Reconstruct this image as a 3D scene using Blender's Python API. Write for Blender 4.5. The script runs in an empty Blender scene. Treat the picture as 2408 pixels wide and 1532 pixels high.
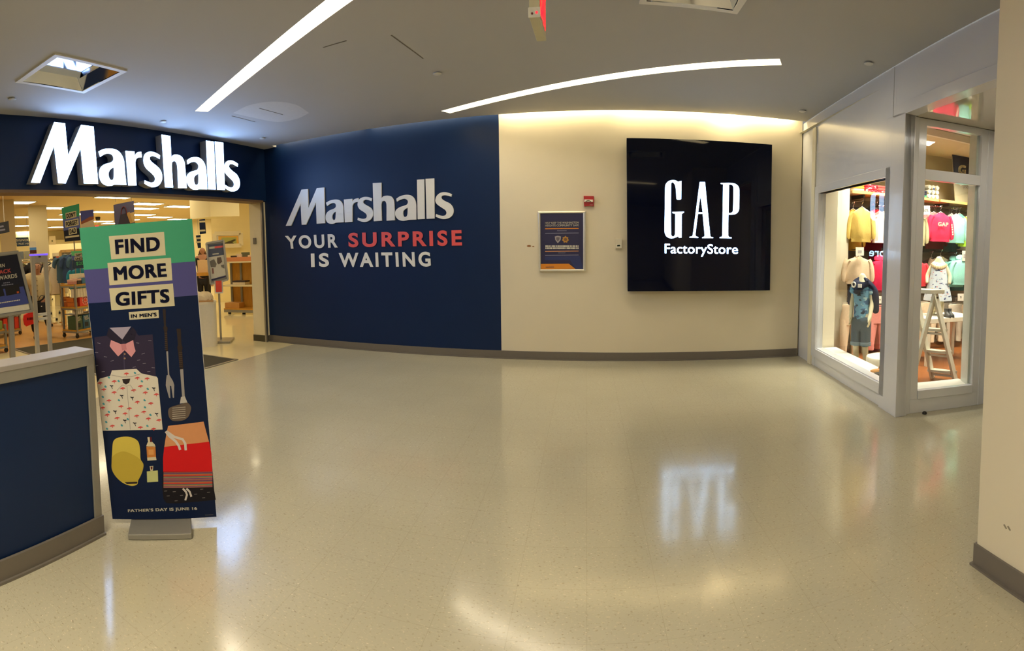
import bpy, bmesh, math, random
from mathutils import Vector, Matrix
from mathutils.geometry import delaunay_2d_cdt, tessellate_polygon
random.seed(7)
S = bpy.context.scene
COL = S.collection
PI = math.pi

# ------------------------------------------------------------------ camera (a phone panorama: cylindrical sweep)
F, XC, YC, PITCH, EYE = 1201.144, 1414.25, 648.57, 0.0611, 1.5
W_, H_ = 2408, 1532
cd = bpy.data.cameras.new('camera')
cam = bpy.data.objects.new('camera', cd); COL.objects.link(cam)
cd.type = 'PANO'; cd.panorama_type = 'CENTRAL_CYLINDRICAL'
cd.central_cylindrical_radius = 1.0
cd.central_cylindrical_range_u_min = (0 - XC) / F
cd.central_cylindrical_range_u_max = (W_ - XC) / F
cd.central_cylindrical_range_v_min = (YC - H_) / F
cd.central_cylindrical_range_v_max = YC / F
cd.clip_start = 0.02; cd.clip_end = 200
cam.location = (0, 0, EYE); cam.rotation_euler = (PI / 2 - PITCH, 0, 0)
S.camera = cam

# ------------------------------------------------------------------ world, view, large lamps
wd = bpy.data.worlds.new('world'); S.world = wd; wd.use_nodes = True
wd.node_tree.nodes['Background'].inputs[0].default_value = (0.9, 0.88, 0.82, 1)
wd.node_tree.nodes['Background'].inputs[1].default_value = 0.2
S.view_settings.view_transform = 'Standard'; S.view_settings.look = 'None'
S.cycles.max_bounces = 5; S.cycles.diffuse_bounces = 3; S.cycles.glossy_bounces = 2; S.cycles.transmission_bounces = 2; S.cycles.transparent_max_bounces = 8
S.cycles.caustics_reflective = False; S.cycles.caustics_refractive = False
S.cycles.use_adaptive_sampling = True; S.cycles.adaptive_threshold = 0.12; S.cycles.adaptive_min_samples = 16; S.cycles.use_denoising = True
S.view_settings.gamma = 1.0; S.view_settings.use_curve_mapping = False
S.view_settings.exposure = 0.55

def area(name, loc, size, power, col=(1, .9, .72), target=None, sy=None, spread=None):
    l = bpy.data.lights.new(name, 'AREA'); l.energy = power; l.color = col
    l.shape = 'RECTANGLE' if sy else 'SQUARE'; l.size = size
    if sy: l.size_y = sy
    if spread: l.spread = spread
    o = bpy.data.objects.new(name, l); COL.objects.link(o); o.location = loc
    d = (Vector(target) - Vector(loc)) if target else Vector((0, 0, -1))
    o.rotation_euler = d.to_track_quat('-Z', 'Y').to_euler()
    return o
WARM = (1, .86, .60)
area('concourse_fill', (-1.2, -.7, 3.12), 1.2, 62, (1, .92, .78))  # added fill light, brightens the near column, poster and partition
# shop lamps and added fill lights (right store)
area('shop_lamp', (3.45, 5.66, 2.96), .35, 14, (1, .93, .80), (3.45, 6.15, 1.4), spread=1.5)
area('shop_lamp', (4.25, 5.60, 2.96), .35, 12, (1, .94, .82), (4.35, 6.15, 1.4), spread=1.5)
area('shop_lamp', (5.00, 5.60, 2.96), .35, 12, (1, .94, .82), (5.00, 6.15, 1.4), spread=1.5)
area('shop_lamp', (4.3, 4.4, 2.96), .6, 16, (1, .93, .80), (4.2, 5.0, .5), spread=1.5)
area('shop_lamp', (5.4, 3.6, 2.97), .8, 34, (1, .94, .82))  # added fill, lifts the ambient light of the whole shop
area('recess_fill', (2.95, 2.9, 2.66), .25, 3.5, (1, .93, .80))  # added fill light for the dim entry recess
area('shop_lamp', (2.95, 5.0, 2.7), .3, 12, (1, .95, .84), (2.85, 4.95, 0), spread=1.5)

# ------------------------------------------------------------------ image point -> point in the place
def ray(x, y):
    th = (x - XC) / F; v = (YC - y) / F
    c = (math.sin(th), math.cos(th), v); cp, sp = math.cos(PITCH), math.sin(PITCH)
    return Vector((c[0], c[1] * cp + c[2] * sp, -c[1] * sp + c[2] * cp))
O = Vector((0, 0, EYE))
def onz(x, y, z=0.0):
    d = ray(x, y); return O + d * ((z - EYE) / d.z)
class Pl:
    """a plane: point and normal (towards the viewer)"""
    def __init__(s, p, n):
        s.p = Vector(p); s.n = Vector(n).normalized()
        if s.n.dot(O - s.p) < 0: s.n = -s.n
    def at(s, x, y, off=0.0):
        d = ray(x, y); q = s.p + s.n * off
        return O + d * ((q - O).dot(s.n) / d.dot(s.n))
def card(x, y, R, yaw=0.0):
    """upright plane facing the viewer at plan distance R in the direction of image point x,y"""
    d = ray(x, y); d.z = 0; d.normalize()
    n = Matrix.Rotation(yaw, 3, 'Z') @ d
    p = d * R; p.z = 0
    return Pl(p, n)
def zat(x, y, p):
    d = ray(x, y); return EYE + d.z * math.hypot(p[0], p[1]) / math.hypot(d.x, d.y)

# ------------------------------------------------------------------ materials
def lin(c):
    c = c / 255.0
    return c / 12.92 if c <= .04045 else ((c + .055) / 1.055) ** 2.4
MATS = {}
def M(name, rgb, rough=.6, metal=0., emit=0., noise=.06, scale=30., bump=0., coat=0., spec=.5, ecol=None):
    if name in MATS: return MATS[name]
    m = bpy.data.materials.new(name); m.use_nodes = True; nt = m.node_tree; N = nt.nodes; L = nt.links
    b = N['Principled BSDF']; c = [lin(v) for v in rgb]
    tc = N.new('ShaderNodeTexCoord'); tx = N.new('ShaderNodeTexNoise'); tx.inputs['Scale'].default_value = scale
    tx.inputs['Detail'].default_value = 3
    L.new(tc.outputs['Object'], tx.inputs['Vector'])
    rp = N.new('ShaderNodeMapRange'); rp.inputs['To Min'].default_value = 1 - noise; rp.inputs['To Max'].default_value = 1 + noise
    L.new(tx.outputs['Fac'], rp.inputs['Value'])
    mx = N.new('ShaderNodeVectorMath'); mx.operation = 'SCALE'; mx.inputs[0].default_value = c
    L.new(rp.outputs['Result'], mx.inputs['Scale']); L.new(mx.outputs['Vector'], b.inputs['Base Color'])
    b.inputs['Roughness'].default_value = rough; b.inputs['Metallic'].default_value = metal
    b.inputs['Specular IOR Level'].default_value = spec
    if coat: b.inputs['Coat Weight'].default_value = coat; b.inputs['Coat Roughness'].default_value = .05
    if emit:
        e = [lin(v) for v in (ecol or rgb)]
        b.inputs['Emission Color'].default_value = (*e, 1); b.inputs['Emission Strength'].default_value = emit
    if bump:
        bp = N.new('ShaderNodeBump'); bp.inputs['Strength'].default_value = bump; bp.inputs['Distance'].default_value = .01
        L.new(tx.outputs['Fac'], bp.inputs['Height']); L.new(bp.outputs['Normal'], b.inputs['Normal'])
    MATS[name] = m; return m

def glass_mat():
    m = bpy.data.materials.new('pane_glass'); m.use_nodes = True; nt = m.node_tree; N = nt.nodes; L = nt.links
    N.remove(N['Principled BSDF']); out = N['Material Output']
    t = N.new('ShaderNodeBsdfTransparent'); t.inputs[0].default_value = (.94, .97, .95, 1)
    g = N.new('ShaderNodeBsdfGlossy'); g.inputs['Roughness'].default_value = .01
    f = N.new('ShaderNodeLayerWeight'); f.inputs['Blend'].default_value = .5
    w = N.new('ShaderNodeMath'); w.operation = 'POWER'; w.inputs[1].default_value = 4.0; L.new(f.outputs['Facing'], w.inputs[0])
    a = N.new('ShaderNodeMath'); a.operation = 'MULTIPLY_ADD'; a.inputs[1].default_value = .9; a.inputs[2].default_value = .07
    x = N.new('ShaderNodeMixShader')
    L.new(w.outputs[0], a.inputs[0]); L.new(a.outputs[0], x.inputs[0]); L.new(t.outputs[0], x.inputs[1]); L.new(g.outputs[0], x.inputs[2]); L.new(x.outputs[0], out.inputs[0])
    MATS['glass'] = m; return m
GLASS = glass_mat()

def floor_mat():
    m = bpy.data.materials.new('vinyl_tile'); m.use_nodes = True; nt = m.node_tree; N = nt.nodes; L = nt.links
    b = N['Principled BSDF']; tc = N.new('ShaderNodeTexCoord')
    mp = N.new('ShaderNodeMapping'); mp.inputs['Rotation'].default_value = (0, 0, -.03); L.new(tc.outputs['Object'], mp.inputs['Vector'])
    base = N.new('ShaderNodeRGB'); base.outputs[0].default_value = (lin(188), lin(180), lin(152), 1)
    def chips(scale, stretch, rot, lo, hi, col, fac, prev):
        mm = N.new('ShaderNodeMapping'); mm.inputs['Rotation'].default_value = (0, 0, rot); mm.inputs['Scale'].default_value = (1, stretch, 1)
        L.new(tc.outputs['Object'], mm.inputs['Vector'])
        t = N.new('ShaderNodeTexNoise'); t.inputs['Scale'].default_value = scale; t.inputs['Detail'].default_value = 1.5
        L.new(mm.outputs[0], t.inputs['Vector'])
        r = N.new('ShaderNodeMapRange'); r.inputs['From Min'].default_value = lo; r.inputs['From Max'].default_value = hi; r.inputs['To Max'].default_value = fac
        L.new(t.outputs['Fac'], r.inputs['Value'])
        x = N.new('ShaderNodeMix'); x.data_type = 'RGBA'; L.new(r.outputs[0], x.inputs['Factor']); L.new(prev, x.inputs['A'])
        x.inputs['B'].default_value = (lin(col[0]), lin(col[1]), lin(col[2]), 1)
        return x.outputs['Result']
    c = chips(52, 1.8, .4, .60, .70, (210, 198, 160), .5, base.outputs[0])
    c = chips(60, 1.8, 1.5, .62, .71, (146, 132, 100), .5, c)
    c = chips(58, 2.0, 2.4, .68, .73, (232, 220, 186), .7, c)
    c = chips(50, 2.0, .9, .70, .75, (112, 98, 76), .6, c)
    c = chips(1.3, 1, 0, .35, .75, (172, 164, 136), .35, c)
    # faint joints between the 0.305 m tiles
    br = N.new('ShaderNodeTexBrick'); br.offset = 0; br.inputs['Scale'].default_value = 1; br.inputs['Brick Width'].default_value = .305
    br.inputs['Row Height'].default_value = .305; br.inputs['Mortar Size'].default_value = .0012; br.inputs['Mortar Smooth'].default_value = 0
    L.new(mp.outputs[0], br.inputs['Vector'])
    x = N.new('ShaderNodeMix'); x.data_type = 'RGBA'; L.new(c, x.inputs['A']); x.inputs['B'].default_value = (lin(126), lin(112), lin(84), 1)
    k = N.new('ShaderNodeMath'); k.operation = 'MULTIPLY'; k.inputs[1].default_value = .22; L.new(br.outputs['Fac'], k.inputs[0]); L.new(k.outputs[0], x.inputs['Factor'])
    L.new(x.outputs['Result'], b.inputs['Base Color'])
    w = N.new('ShaderNodeTexNoise'); w.inputs['Scale'].default_value = 9; w.inputs['Detail'].default_value = 4; L.new(tc.outputs['Object'], w.inputs['Vector'])
    r = N.new('ShaderNodeMapRange'); r.inputs['To Min'].default_value = .10; r.inputs['To Max'].default_value = .20; L.new(w.outputs['Fac'], r.inputs['Value'])
    L.new(r.outputs[0], b.inputs['Roughness'])
    bp = N.new('ShaderNodeBump'); bp.inputs['Strength'].default_value = .07; bp.inputs['Distance'].default_value = .01
    L.new(w.outputs['Fac'], bp.inputs['Height']); L.new(bp.outputs[0], b.inputs['Normal'])
    b.inputs['Coat Weight'].default_value = .2; b.inputs['Coat Roughness'].default_value = .1
    return m
def wood_mat(name, a, bcol, sc=(1.2, 14, 1), rough=.4, rot=0.):
    if name in MATS: return MATS[name]
    m = bpy.data.materials.new(name); m.use_nodes = True; nt = m.node_tree; N = nt.nodes; L = nt.links
    b = N['Principled BSDF']; tc = N.new('ShaderNodeTexCoord'); mp = N.new('ShaderNodeMapping'); mp.inputs['Scale'].default_value = sc; mp.inputs['Rotation'].default_value = (0, 0, rot)
    L.new(tc.outputs['Object'], mp.inputs['Vector'])
    t = N.new('ShaderNodeTexNoise'); t.inputs['Scale'].default_value = 3; t.inputs['Detail'].default_value = 5; L.new(mp.outputs[0], t.inputs['Vector'])
    x = N.new('ShaderNodeMix'); x.data_type = 'RGBA'; L.new(t.outputs['Fac'], x.inputs['Factor'])
    x.inputs['A'].default_value = (*[lin(v) for v in a], 1); x.inputs['B'].default_value = (*[lin(v) for v in bcol], 1)
    L.new(x.outputs['Result'], b.inputs['Base Color']); b.inputs['Roughness'].default_value = rough
    MATS[name] = m; return m
def pattern_mat(name, bg, spots, rough=.8):
    """cloth with blotches: spots = [(rgb, scale, threshold)]"""
    if name in MATS: return MATS[name]
    m = bpy.data.materials.new(name); m.use_nodes = True; nt = m.node_tree; N = nt.nodes; L = nt.links
    b = N['Principled BSDF']; tc = N.new('ShaderNodeTexCoord')
    c = N.new('ShaderNodeRGB'); c.outputs[0].default_value = (*[lin(v) for v in bg], 1); cur = c.outputs[0]
    for i, (rgb, sc, thr) in enumerate(spots):
        mp = N.new('ShaderNodeMapping'); mp.inputs['Location'].default_value = (i * 3.1, i * 1.7, i * 2.3); mp.inputs['Scale'].default_value = (1, 1, 1.6)
        L.new(tc.outputs['Object'], mp.inputs['Vector'])
        t = N.new('ShaderNodeTexNoise'); t.inputs['Scale'].default_value = sc; t.inputs['Detail'].default_value = 2; L.new(mp.outputs[0], t.inputs['Vector'])
        r = N.new('ShaderNodeMapRange'); r.inputs['From Min'].default_value = thr; r.inputs['From Max'].default_value = thr + .03; L.new(t.outputs['Fac'], r.inputs['Value'])
        x = N.new('ShaderNodeMix'); x.data_type = 'RGBA'; L.new(r.outputs[0], x.inputs['Factor']); L.new(cur, x.inputs['A']); x.inputs['B'].default_value = (*[lin(v) for v in rgb], 1)
        cur = x.outputs['Result']
    L.new(cur, b.inputs['Base Color']); b.inputs['Roughness'].default_value = rough
    MATS[name] = m; return m

FLOOR = floor_mat()
CEIL = M('ceiling_paint', (186, 185, 183), .9, noise=.015, scale=3)
BEIGE = M('beige_paint', (226, 214, 184), .55, noise=.012, scale=6, bump=.02)
NAVY = M('navy_paint', (9, 35, 72), .42, noise=.05, scale=3, spec=.3)
RUBBER = M('grey_rubber_base', (112, 104, 92), .45, noise=.05)
RUBBERD = M('dark_rubber_base', (72, 66, 48), .5)
LAM = M('white_laminate', (220, 220, 220), .2, noise=.01, scale=4, coat=.15)
LAMW = M('white_sill_paint', (244, 240, 228), .4, noise=.01)
WHITE = M('white_paint', (232, 228, 216), .5, noise=.02)
CREAM = M('cream_paint', (232, 218, 180), .6, noise=.02, scale=4)
STEEL = M('brushed_steel', (168, 164, 154), .35, .9, noise=.05)
CHROME = M('chrome', (225, 228, 235), .06, 1., noise=.01)
GREYM = M('grey_metal', (150, 146, 134), .42, .35, noise=.04)
DKMET = M('dark_metal', (52, 48, 44), .4, .5)
BLACK = M('black_plastic', (22, 21, 22), .4)
SLOTE = M('lamp_diffuser_warm', (255, 246, 222), .5, emit=13.0, ecol=(255, 243, 222), noise=0)
PANELE = M('store_panel_diffuser', (255, 250, 236), .5, emit=9.0, ecol=(255, 240, 204), noise=0)
LETE = M('letter_face_lit', (255, 255, 255), .4, emit=8.0, ecol=(150, 192, 255), noise=0)
LETE2 = M('sign_letter_lit', (255, 255, 255), .4, emit=4.0, ecol=(170, 212, 255), noise=0)
LETS = M('letter_return', (140, 139, 138), .45, noise=.03)
LETW = M('letter_white', (242, 239, 228), .3, noise=.02)
LETR = M('letter_coral', (240, 98, 94), .3, noise=.02)
GLOSSBK = M('gloss_navy_black', (3, 8, 30), .04, noise=.02, spec=.28)
WOODF = wood_mat('orange_wood_floor', (190, 134, 62), (222, 168, 92), (1.5, 18, 1), .3, .3)
WOODB = wood_mat('brown_wood_floor', (120, 66, 28), (156, 92, 42), (1.5, 14, 1), .3, 0)
WOODP = wood_mat('honey_wood', (186, 128, 34), (222, 164, 62), (8, 2, 2), .45)
WOODS = wood_mat('pale_wood', (216, 164, 84), (236, 192, 116), (2, 10, 10), .5)
MATM = M('mat_brown', (66, 60, 40), .95, noise=.25, scale=200, bump=.2)
TILE = M('cream_tile', (238, 222, 172), .16, noise=.03, scale=5, coat=.3)
EXITR = M('exit_red', (255, 40, 52), .4, emit=1.6, ecol=(255, 30, 44), noise=0)

# ------------------------------------------------------------------ mesh helpers
class MB:
    def __init__(s): s.v = []; s.f = []; s.m = []; s.mats = []
    def mi(s, mat):
        if mat not in s.mats: s.mats.append(mat)
        return s.mats.index(mat)
    def face(s, pts, mat):
        i = len(s.v); s.v += [Vector(p) for p in pts]; s.f.append(tuple(range(i, i + len(pts)))); s.m.append(s.mi(mat))
    def raw(s, vs, fs, mat):
        i = len(s.v); s.v += [Vector(p) for p in vs]; k = s.mi(mat)
        for f in fs: s.f.append(tuple(i + j for j in f)); s.m.append(k)
    def hexa(s, b, t, mat):      # bottom quad b, top quad t
        s.raw(list(b) + list(t), [(3, 2, 1, 0), (4, 5, 6, 7), (0, 1, 5, 4), (1, 2, 6, 5), (2, 3, 7, 6), (3, 0, 4, 7)], mat)
    def box(s, lo, hi, mat):
        x0, y0, z0 = lo; x1, y1, z1 = hi
        s.hexa([(x0, y0, z0), (x1, y0, z0), (x1, y1, z0), (x0, y1, z0)], [(x0, y0, z1), (x1, y0, z1), (x1, y1, z1), (x0, y1, z1)], mat)
    def obox(s, c, u, v, w, mat):     # oriented box: centre and three half vectors
        c, u, v, w = map(Vector, (c, u, v, w))
        s.hexa([c - u - v - w, c + u - v - w, c + u + v - w, c - u + v - w], [c - u - v + w, c + u - v + w, c + u + v + w, c - u + v + w], mat)
    def wallbox(s, a, b, z0, z1, th, mat, n=None):   # vertical slab from plan point a to b, thickness th along n
        a = Vector((a[0], a[1], 0)); b = Vector((b[0], b[1], 0)); d = (b - a).normalized()
        n = Vector(n) if n is not None else Vector((-d.y, d.x, 0))
        n = Vector((n.x, n.y, 0)).normalized() * th
        q = [a, b, b + n, a + n]
        s.hexa([p + Vector((0, 0, z0)) for p in q], [p + Vector((0, 0, z1)) for p in q], mat)
    def bar(s, p, q, w, t, mat, up=(0, 0, 1)):
        p = Vector(p); q = Vector(q); d = (q - p); u = Vector(up)
        if abs(d.normalized().dot(u)) > .95: u = Vector((1, 0, 0)) if abs(d.normalized().x) < .9 else Vector((0, 1, 0))
        a = d.cross(u).normalized() * (w / 2); b = d.cross(a).normalized() * (t / 2)
        s.obox((p + q) / 2, d / 2, a, b, mat)
    def tube(s, pts, r, mat, n=10, cap=True):
        pts = [Vector(p) for p in pts]; rs = r if isinstance(r, (list, tuple)) else [r] * len(pts)
        rings = []; pa = None
        for i, p in enumerate(pts):
            d = (pts[min(i + 1, len(pts) - 1)] - pts[max(i - 1, 0)]).normalized()
            if pa is None: pa = d.orthogonal().normalized()
            else: pa = (pa - d * pa.dot(d)).normalized()
            b = d.cross(pa)
            rings.append([p + (pa * math.cos(2 * PI * k / n) + b * math.sin(2 * PI * k / n)) * rs[i] for k in range(n)])
        s.loft(rings, mat, cap)
    def loft(s, rings, mat, cap=True):
        n = len(rings[0]); vs = [p for r in rings for p in r]; fs = []
        for i in range(len(rings) - 1):
            for k in range(n):
                k2 = (k + 1) % n; fs.append((i * n + k, i * n + k2, (i + 1) * n + k2, (i + 1) * n + k))
        if cap: fs.append(tuple(range(n - 1, -1, -1))); fs.append(tuple((len(rings) - 1) * n + k for k in range(n)))
        s.raw(vs, fs, mat)
    def lathe(s, c, prof, mat, n=24):
        c = Vector(c)
        s.loft([[c + Vector((r * math.cos(2 * PI * k / n), r * math.sin(2 * PI * k / n), z)) for k in range(n)] for r, z in prof], mat)
    def poly(s, loops, mat, back=None):
        """flat polygon (outer loop, holes) of 3D points, triangulated; back: a vector makes it a prism of that depth"""
        if isinstance(loops[0][0], (int, float)): loops = [loops]
        loops = [[Vector(p) for p in l] for l in loops]
        flat = [p for l in loops for p in l]; tris = tessellate_polygon(loops)
        n = len(flat); s.raw(flat, [tuple(t) for t in tris], mat[0] if isinstance(mat, (list, tuple)) else mat)
        if back is not None:
            bm_ = mat[1] if isinstance(mat, (list, tuple)) else mat; bk = Vector(back)
            s.raw([p + bk for p in flat], [tuple(reversed(t)) for t in tris], bm_)
            for l in loops:
                m_ = len(l); s.raw(l + [p + bk for p in l], [(i, (i + 1) % m_, m_ + (i + 1) % m_, m_ + i) for i in range(m_)], bm_)
    def text(s, txt, quad, pl, mat, off=.003, bold=.03, depth=None):
        """lettering fitted into an image-space quad (TL, TR, BR, BL) on plane pl"""
        vs, fs = text_mesh(txt, bold, True)
        tl, tr, br, bl = [Vector(q) for q in quad]
        P = []
        for u, v in vs:
            a = bl.lerp(br, u); b = tl.lerp(tr, u); q = a.lerp(b, v); P.append(pl.at(q.x, q.y, off))
        s.raw(P, fs, mat)
    def build(s, name, parent=None, smooth=False, bevel=0., recalc=True):
        me = bpy.data.meshes.new(name); org = Vector((0, 0, 0))
        if parent is not None: org = parent_origin(parent)
        me.from_pydata([v - org for v in s.v], [], s.f)
        for m in s.mats: me.materials.append(m)
        for p, k in zip(me.polygons, s.m): p.material_index = k; p.use_smooth = smooth
        if recalc:
            b = bmesh.new(); b.from_mesh(me); bmesh.ops.remove_doubles(b, verts=b.verts, dist=1e-6); bmesh.ops.recalc_face_normals(b, faces=b.faces); b.to_mesh(me); b.free()
        me.update()
        o = bpy.data.objects.new(name, me); COL.objects.link(o)
        if parent is not None: o.parent = parent
        if bevel:
            md = o.modifiers.new('bevel', 'BEVEL'); md.width = bevel; md.segments = 2; md.limit_method = 'ANGLE'
        if smooth:
            try: me.set_sharp_from_angle(angle=math.radians(40))
            except Exception: pass
        return o
ORG = {}
def parent_origin(o):
    p = Vector((0, 0, 0))
    while o is not None: p += o.location; o = o.parent
    return p
_tc = {}
def text_mesh(txt, bold=.03, copies=False, space=None):
    k = (txt, bold, copies, space)
    if k in _tc: return _tc[k]
    c = bpy.data.curves.new('t', 'FONT'); c.body = txt; c.offset = 0 if copies else bold; c.resolution_u = 5; c.space_character = space or 1.0 + bold * 2.2
    o = bpy.data.objects.new('t', c); COL.objects.link(o); bpy.context.view_layer.update()
    me = bpy.data.meshes.new_from_object(o.evaluated_get(bpy.context.evaluated_depsgraph_get()))
    co = [(v.co.x, v.co.y) for v in me.vertices]; pf = [tuple(p.vertices) for p in me.polygons]
    if copies and bold > 0:      # heavier strokes: the outline laid over itself, slightly shifted
        n = len(co); c2 = []; f2 = []
        for q, (dx, dy) in enumerate(((-1, -.7), (1, -.7), (-1, .7), (1, .7), (0, 0))):
            c2 += [(x + dx * bold, y + dy * bold) for x, y in co]; f2 += [tuple(i + q * n for i in f) for f in pf]
        co, pf = c2, f2
    xs = [v[0] for v in co]; ys = [v[1] for v in co]
    x0, x1, y0, y1 = min(xs), max(xs), min(ys), max(ys)
    r = ([((x - x0) / (x1 - x0), (y - y0) / (y1 - y0)) for x, y in co], pf)
    bpy.data.objects.remove(o); bpy.data.curves.remove(c); bpy.data.meshes.remove(me)
    _tc[k] = r; return r
def smoothloop(pts, sub=4, corner=50):
    """closed loop through pts, rounded except where it turns sharply"""
    n = len(pts); P = [Vector((p[0], p[1], 0)) for p in pts]; out = []
    sharp = []
    for i in range(n):
        a = P[i] - P[i - 1]; b = P[(i + 1) % n] - P[i]
        sharp.append(math.degrees(a.angle(b, 0)) > corner)
    for i in range(n):
        p0, p1, p2, p3 = P[i - 1], P[i], P[(i + 1) % n], P[(i + 2) % n]
        d = (p2 - p1)
        m1 = d if sharp[i] else (p2 - p0) * .5
        m2 = d if sharp[(i + 1) % n] else (p3 - p1) * .5
        if m1.length > d.length: m1 = m1.normalized() * d.length
        if m2.length > d.length: m2 = m2.normalized() * d.length
        for k in range(sub):
            t = k / sub; h1 = 2 * t**3 - 3 * t**2 + 1; h2 = t**3 - 2 * t**2 + t; h3 = -2 * t**3 + 3 * t**2; h4 = t**3 - t**2
            q = p1 * h1 + m1 * h2 + p2 * h3 + m2 * h4; out.append((q.x, q.y))
    return out
def tag(o, label, cat, group=None):
    o['label'] = label; o['category'] = cat
    if group: o['group'] = group
    return o
def struct(o): o['kind'] = 'structure'; return o
def stuff(o): o['kind'] = 'stuff'; return o
def thing(name, label, cat, loc=(0, 0, 0), group=None, rz=0.):
    o = bpy.data.objects.new(name, None); COL.objects.link(o); o.location = Vector(loc); o.rotation_euler = (0, 0, rz); o.empty_display_size = .1
    return tag(o, label, cat, group)
def kids(o): return [c for c in o.children]
def dup(o, loc, label=None, rz=None, group=None):
    r = o.copy(); COL.objects.link(r); r.location = Vector(loc)
    if rz is not None: r.rotation_euler = (0, 0, rz)
    if label: r['label'] = label
    if group: r['group'] = group
    for ch in list(o.children):
        c = ch.copy(); COL.objects.link(c); c.parent = r
        for g in list(ch.children):
            d = g.copy(); COL.objects.link(d); d.parent = c
    return r
def skin(name, verts, edges, radii, mat, parent=None, sub=2, root=0):
    """one continuous surface grown round a skeleton; verts in world space"""
    org = parent_origin(parent) if parent is not None else Vector((0, 0, 0))
    me = bpy.data.meshes.new(name); me.from_pydata([Vector(v) - org for v in verts], edges, [])
    o = bpy.data.objects.new(name, me); COL.objects.link(o)
    md = o.modifiers.new('s', 'SKIN'); md.use_smooth_shade = True
    for i, r in enumerate(radii):
        sv = me.skin_vertices[0].data[i]; sv.radius = r if isinstance(r, tuple) else (r, r); sv.use_root = (i == root)
    m2 = o.modifiers.new('u', 'SUBSURF'); m2.levels = sub; m2.render_levels = sub
    bpy.context.view_layer.update()
    nm = bpy.data.meshes.new_from_object(o.evaluated_get(bpy.context.evaluated_depsgraph_get()))
    o.modifiers.clear(); o.data = nm; nm.name = name; nm.materials.clear(); nm.materials.append(mat); bpy.data.meshes.remove(me)
    for p in nm.polygons: p.use_smooth = True
    if parent is not None: o.parent = parent
    return o

# planes of the room
BW = Pl((0, 6.5223, 0), (.0312, .9995, 0)); FA = Pl((-5.2713, 0, 0), (-.9997, .0259, 0)); SF = Pl((2.2833, 0, 0), (.9985, -.0543, 0))
def bwY(x): return (6.519 - .0312 * x) / .9995
def faX(y): return (-5.2697 + .0259 * y) / .9997
def sfX(y): return (2.2798 + .0543 * y) / .9985
HC = 3.15

# ================================================================== the setting
# floors
b = MB()
b.face([(-4.6, -9, 0), (6.5, -9, 0), (6.5, 7.2, 0), (-4.6, 7.2, 0)], FLOOR)
struct(b.build('floor', recalc=False))
b = MB()
b.face([(-7.95, -4, 0), (-4.6, -4, 0), (-4.6, 7.2, 0), (-5.3, 7.2, 0), (-5.3, 20, 0), (-28, 20, 0), (-28, 5.75, 0), (-7.95, 5.75, 0)], TILE)
struct(b.build('floor_store_tile', recalc=False))
b = MB(); b.face([(-28, -4, 0), (-7.95, -4, 0), (-7.95, 5.75, 0), (-28, 5.75, 0)], WOODF); struct(b.build('floor_store_wood', recalc=False))
b = MB(); b.box((-8.1, 3.55, 0), (-4.66, 5.27, .009), MATM)
for q in (((-8.1, 3.5), (-8.1, 5.3)), ((-4.65, 3.5), (-4.65, 5.3)), ((-8.1, 3.53), (-4.65, 3.53)), ((-8.1, 5.285), (-4.65, 5.285))):
    b.bar((*q[0], .006), (*q[1], .006), .035, .012, STEEL)
tag(b.build('entrance_mat'), 'dark brown entrance mat with metal edge set in pale tile', 'floor mat')
b = MB(); b.face([(2.72, 6.65, .003), (2.60, 3.98, .003), (2.71, 3.86, .003), (3.47, 3.68, .003), (3.5, 1.7, .003), (7.2, 1.7, .003), (7.2, 6.65, .003)], WOODB)
struct(b.build('floor_shop_wood', recalc=False))

# ceiling with the openings of its slot lights and recessed fixtures
SD = Vector((.8955, -.4450, 0)); SN = Vector((.445, .8955, 0))        # slot direction and across
def slot_quad(s0, s1, n, w=.155):
    q = [SD * s + SN * (n + k * w / 2) for s, k in ((s0, -1), (s1, -1), (s1, 1), (s0, 1))]
    return [(p.x, p.y) for p in q]
def slot_of(p0, p1):
    a, c = Vector((*p0, 0)), Vector((*p1, 0)); return a.dot(SD), c.dot(SD), (a.dot(SN) + c.dot(SN)) / 2
SLOTS = [slot_of((-4.19, 4.32), (-.85, 2.66)), slot_of((-1.88, 6.16), (1.56, 4.38))]
SLOTS += [(-4.3, 1.5, -.75), (-2.6, 1.6, -3.45), (-1.0, 3.0, -6.15)]
TROF = [[(-3.59, 2.08), (-3.64, 2.79), (-4.27, 2.76), (-4.22, 2.04)], [(.93, 3.58), (.28, 3.56), (.30, 2.92), (.95, 2.94)]]
holes = [slot_quad(*s) for s in SLOTS] + TROF
GAPW = .12
def ceil_outline():
    pts = [(-5.3, -9), (1.66, -9), (1.66, 1.76), (sfX(1.76), 1.76), (sfX(2.5), 2.5), (sfX(6.3), bwY(2.6) - GAPW)]
    pts += [(x, bwY(x) - GAPW) for x in (1.5, 0, -1.3, -3)] + [(-4.85, bwY(-4.9) - GAPW), (-4.85, bwY(-4.9)), (faX(6.66), bwY(-5.1)), (faX(0), 0)]
    return pts
vv = []; ee = []
for lp in [ceil_outline()] + holes:
    i = len(vv); vv += [Vector(p) for p in lp]; ee += [(i + k, i + (k + 1) % len(lp)) for k in range(len(lp))]
ov, oe, of, _, _, _ = delaunay_2d_cdt(vv, ee, [], 1, 1e-5)
def inside(p, poly):
    c = False; j = len(poly) - 1
    for i in range(len(poly)):
        if (poly[i][1] > p[1]) != (poly[j][1] > p[1]) and p[0] < (poly[j][0] - poly[i][0]) * (p[1] - poly[i][1]) / (poly[j][1] - poly[i][1]) + poly[i][0]: c = not c
        j = i
    return c
b = MB(); fs = []
for f in of:
    c = sum((ov[i] for i in f), Vector((0, 0))) / len(f)
    if inside(c, ceil_outline()) and not any(inside(c, h) for h in holes): fs.append(tuple(f))
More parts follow.
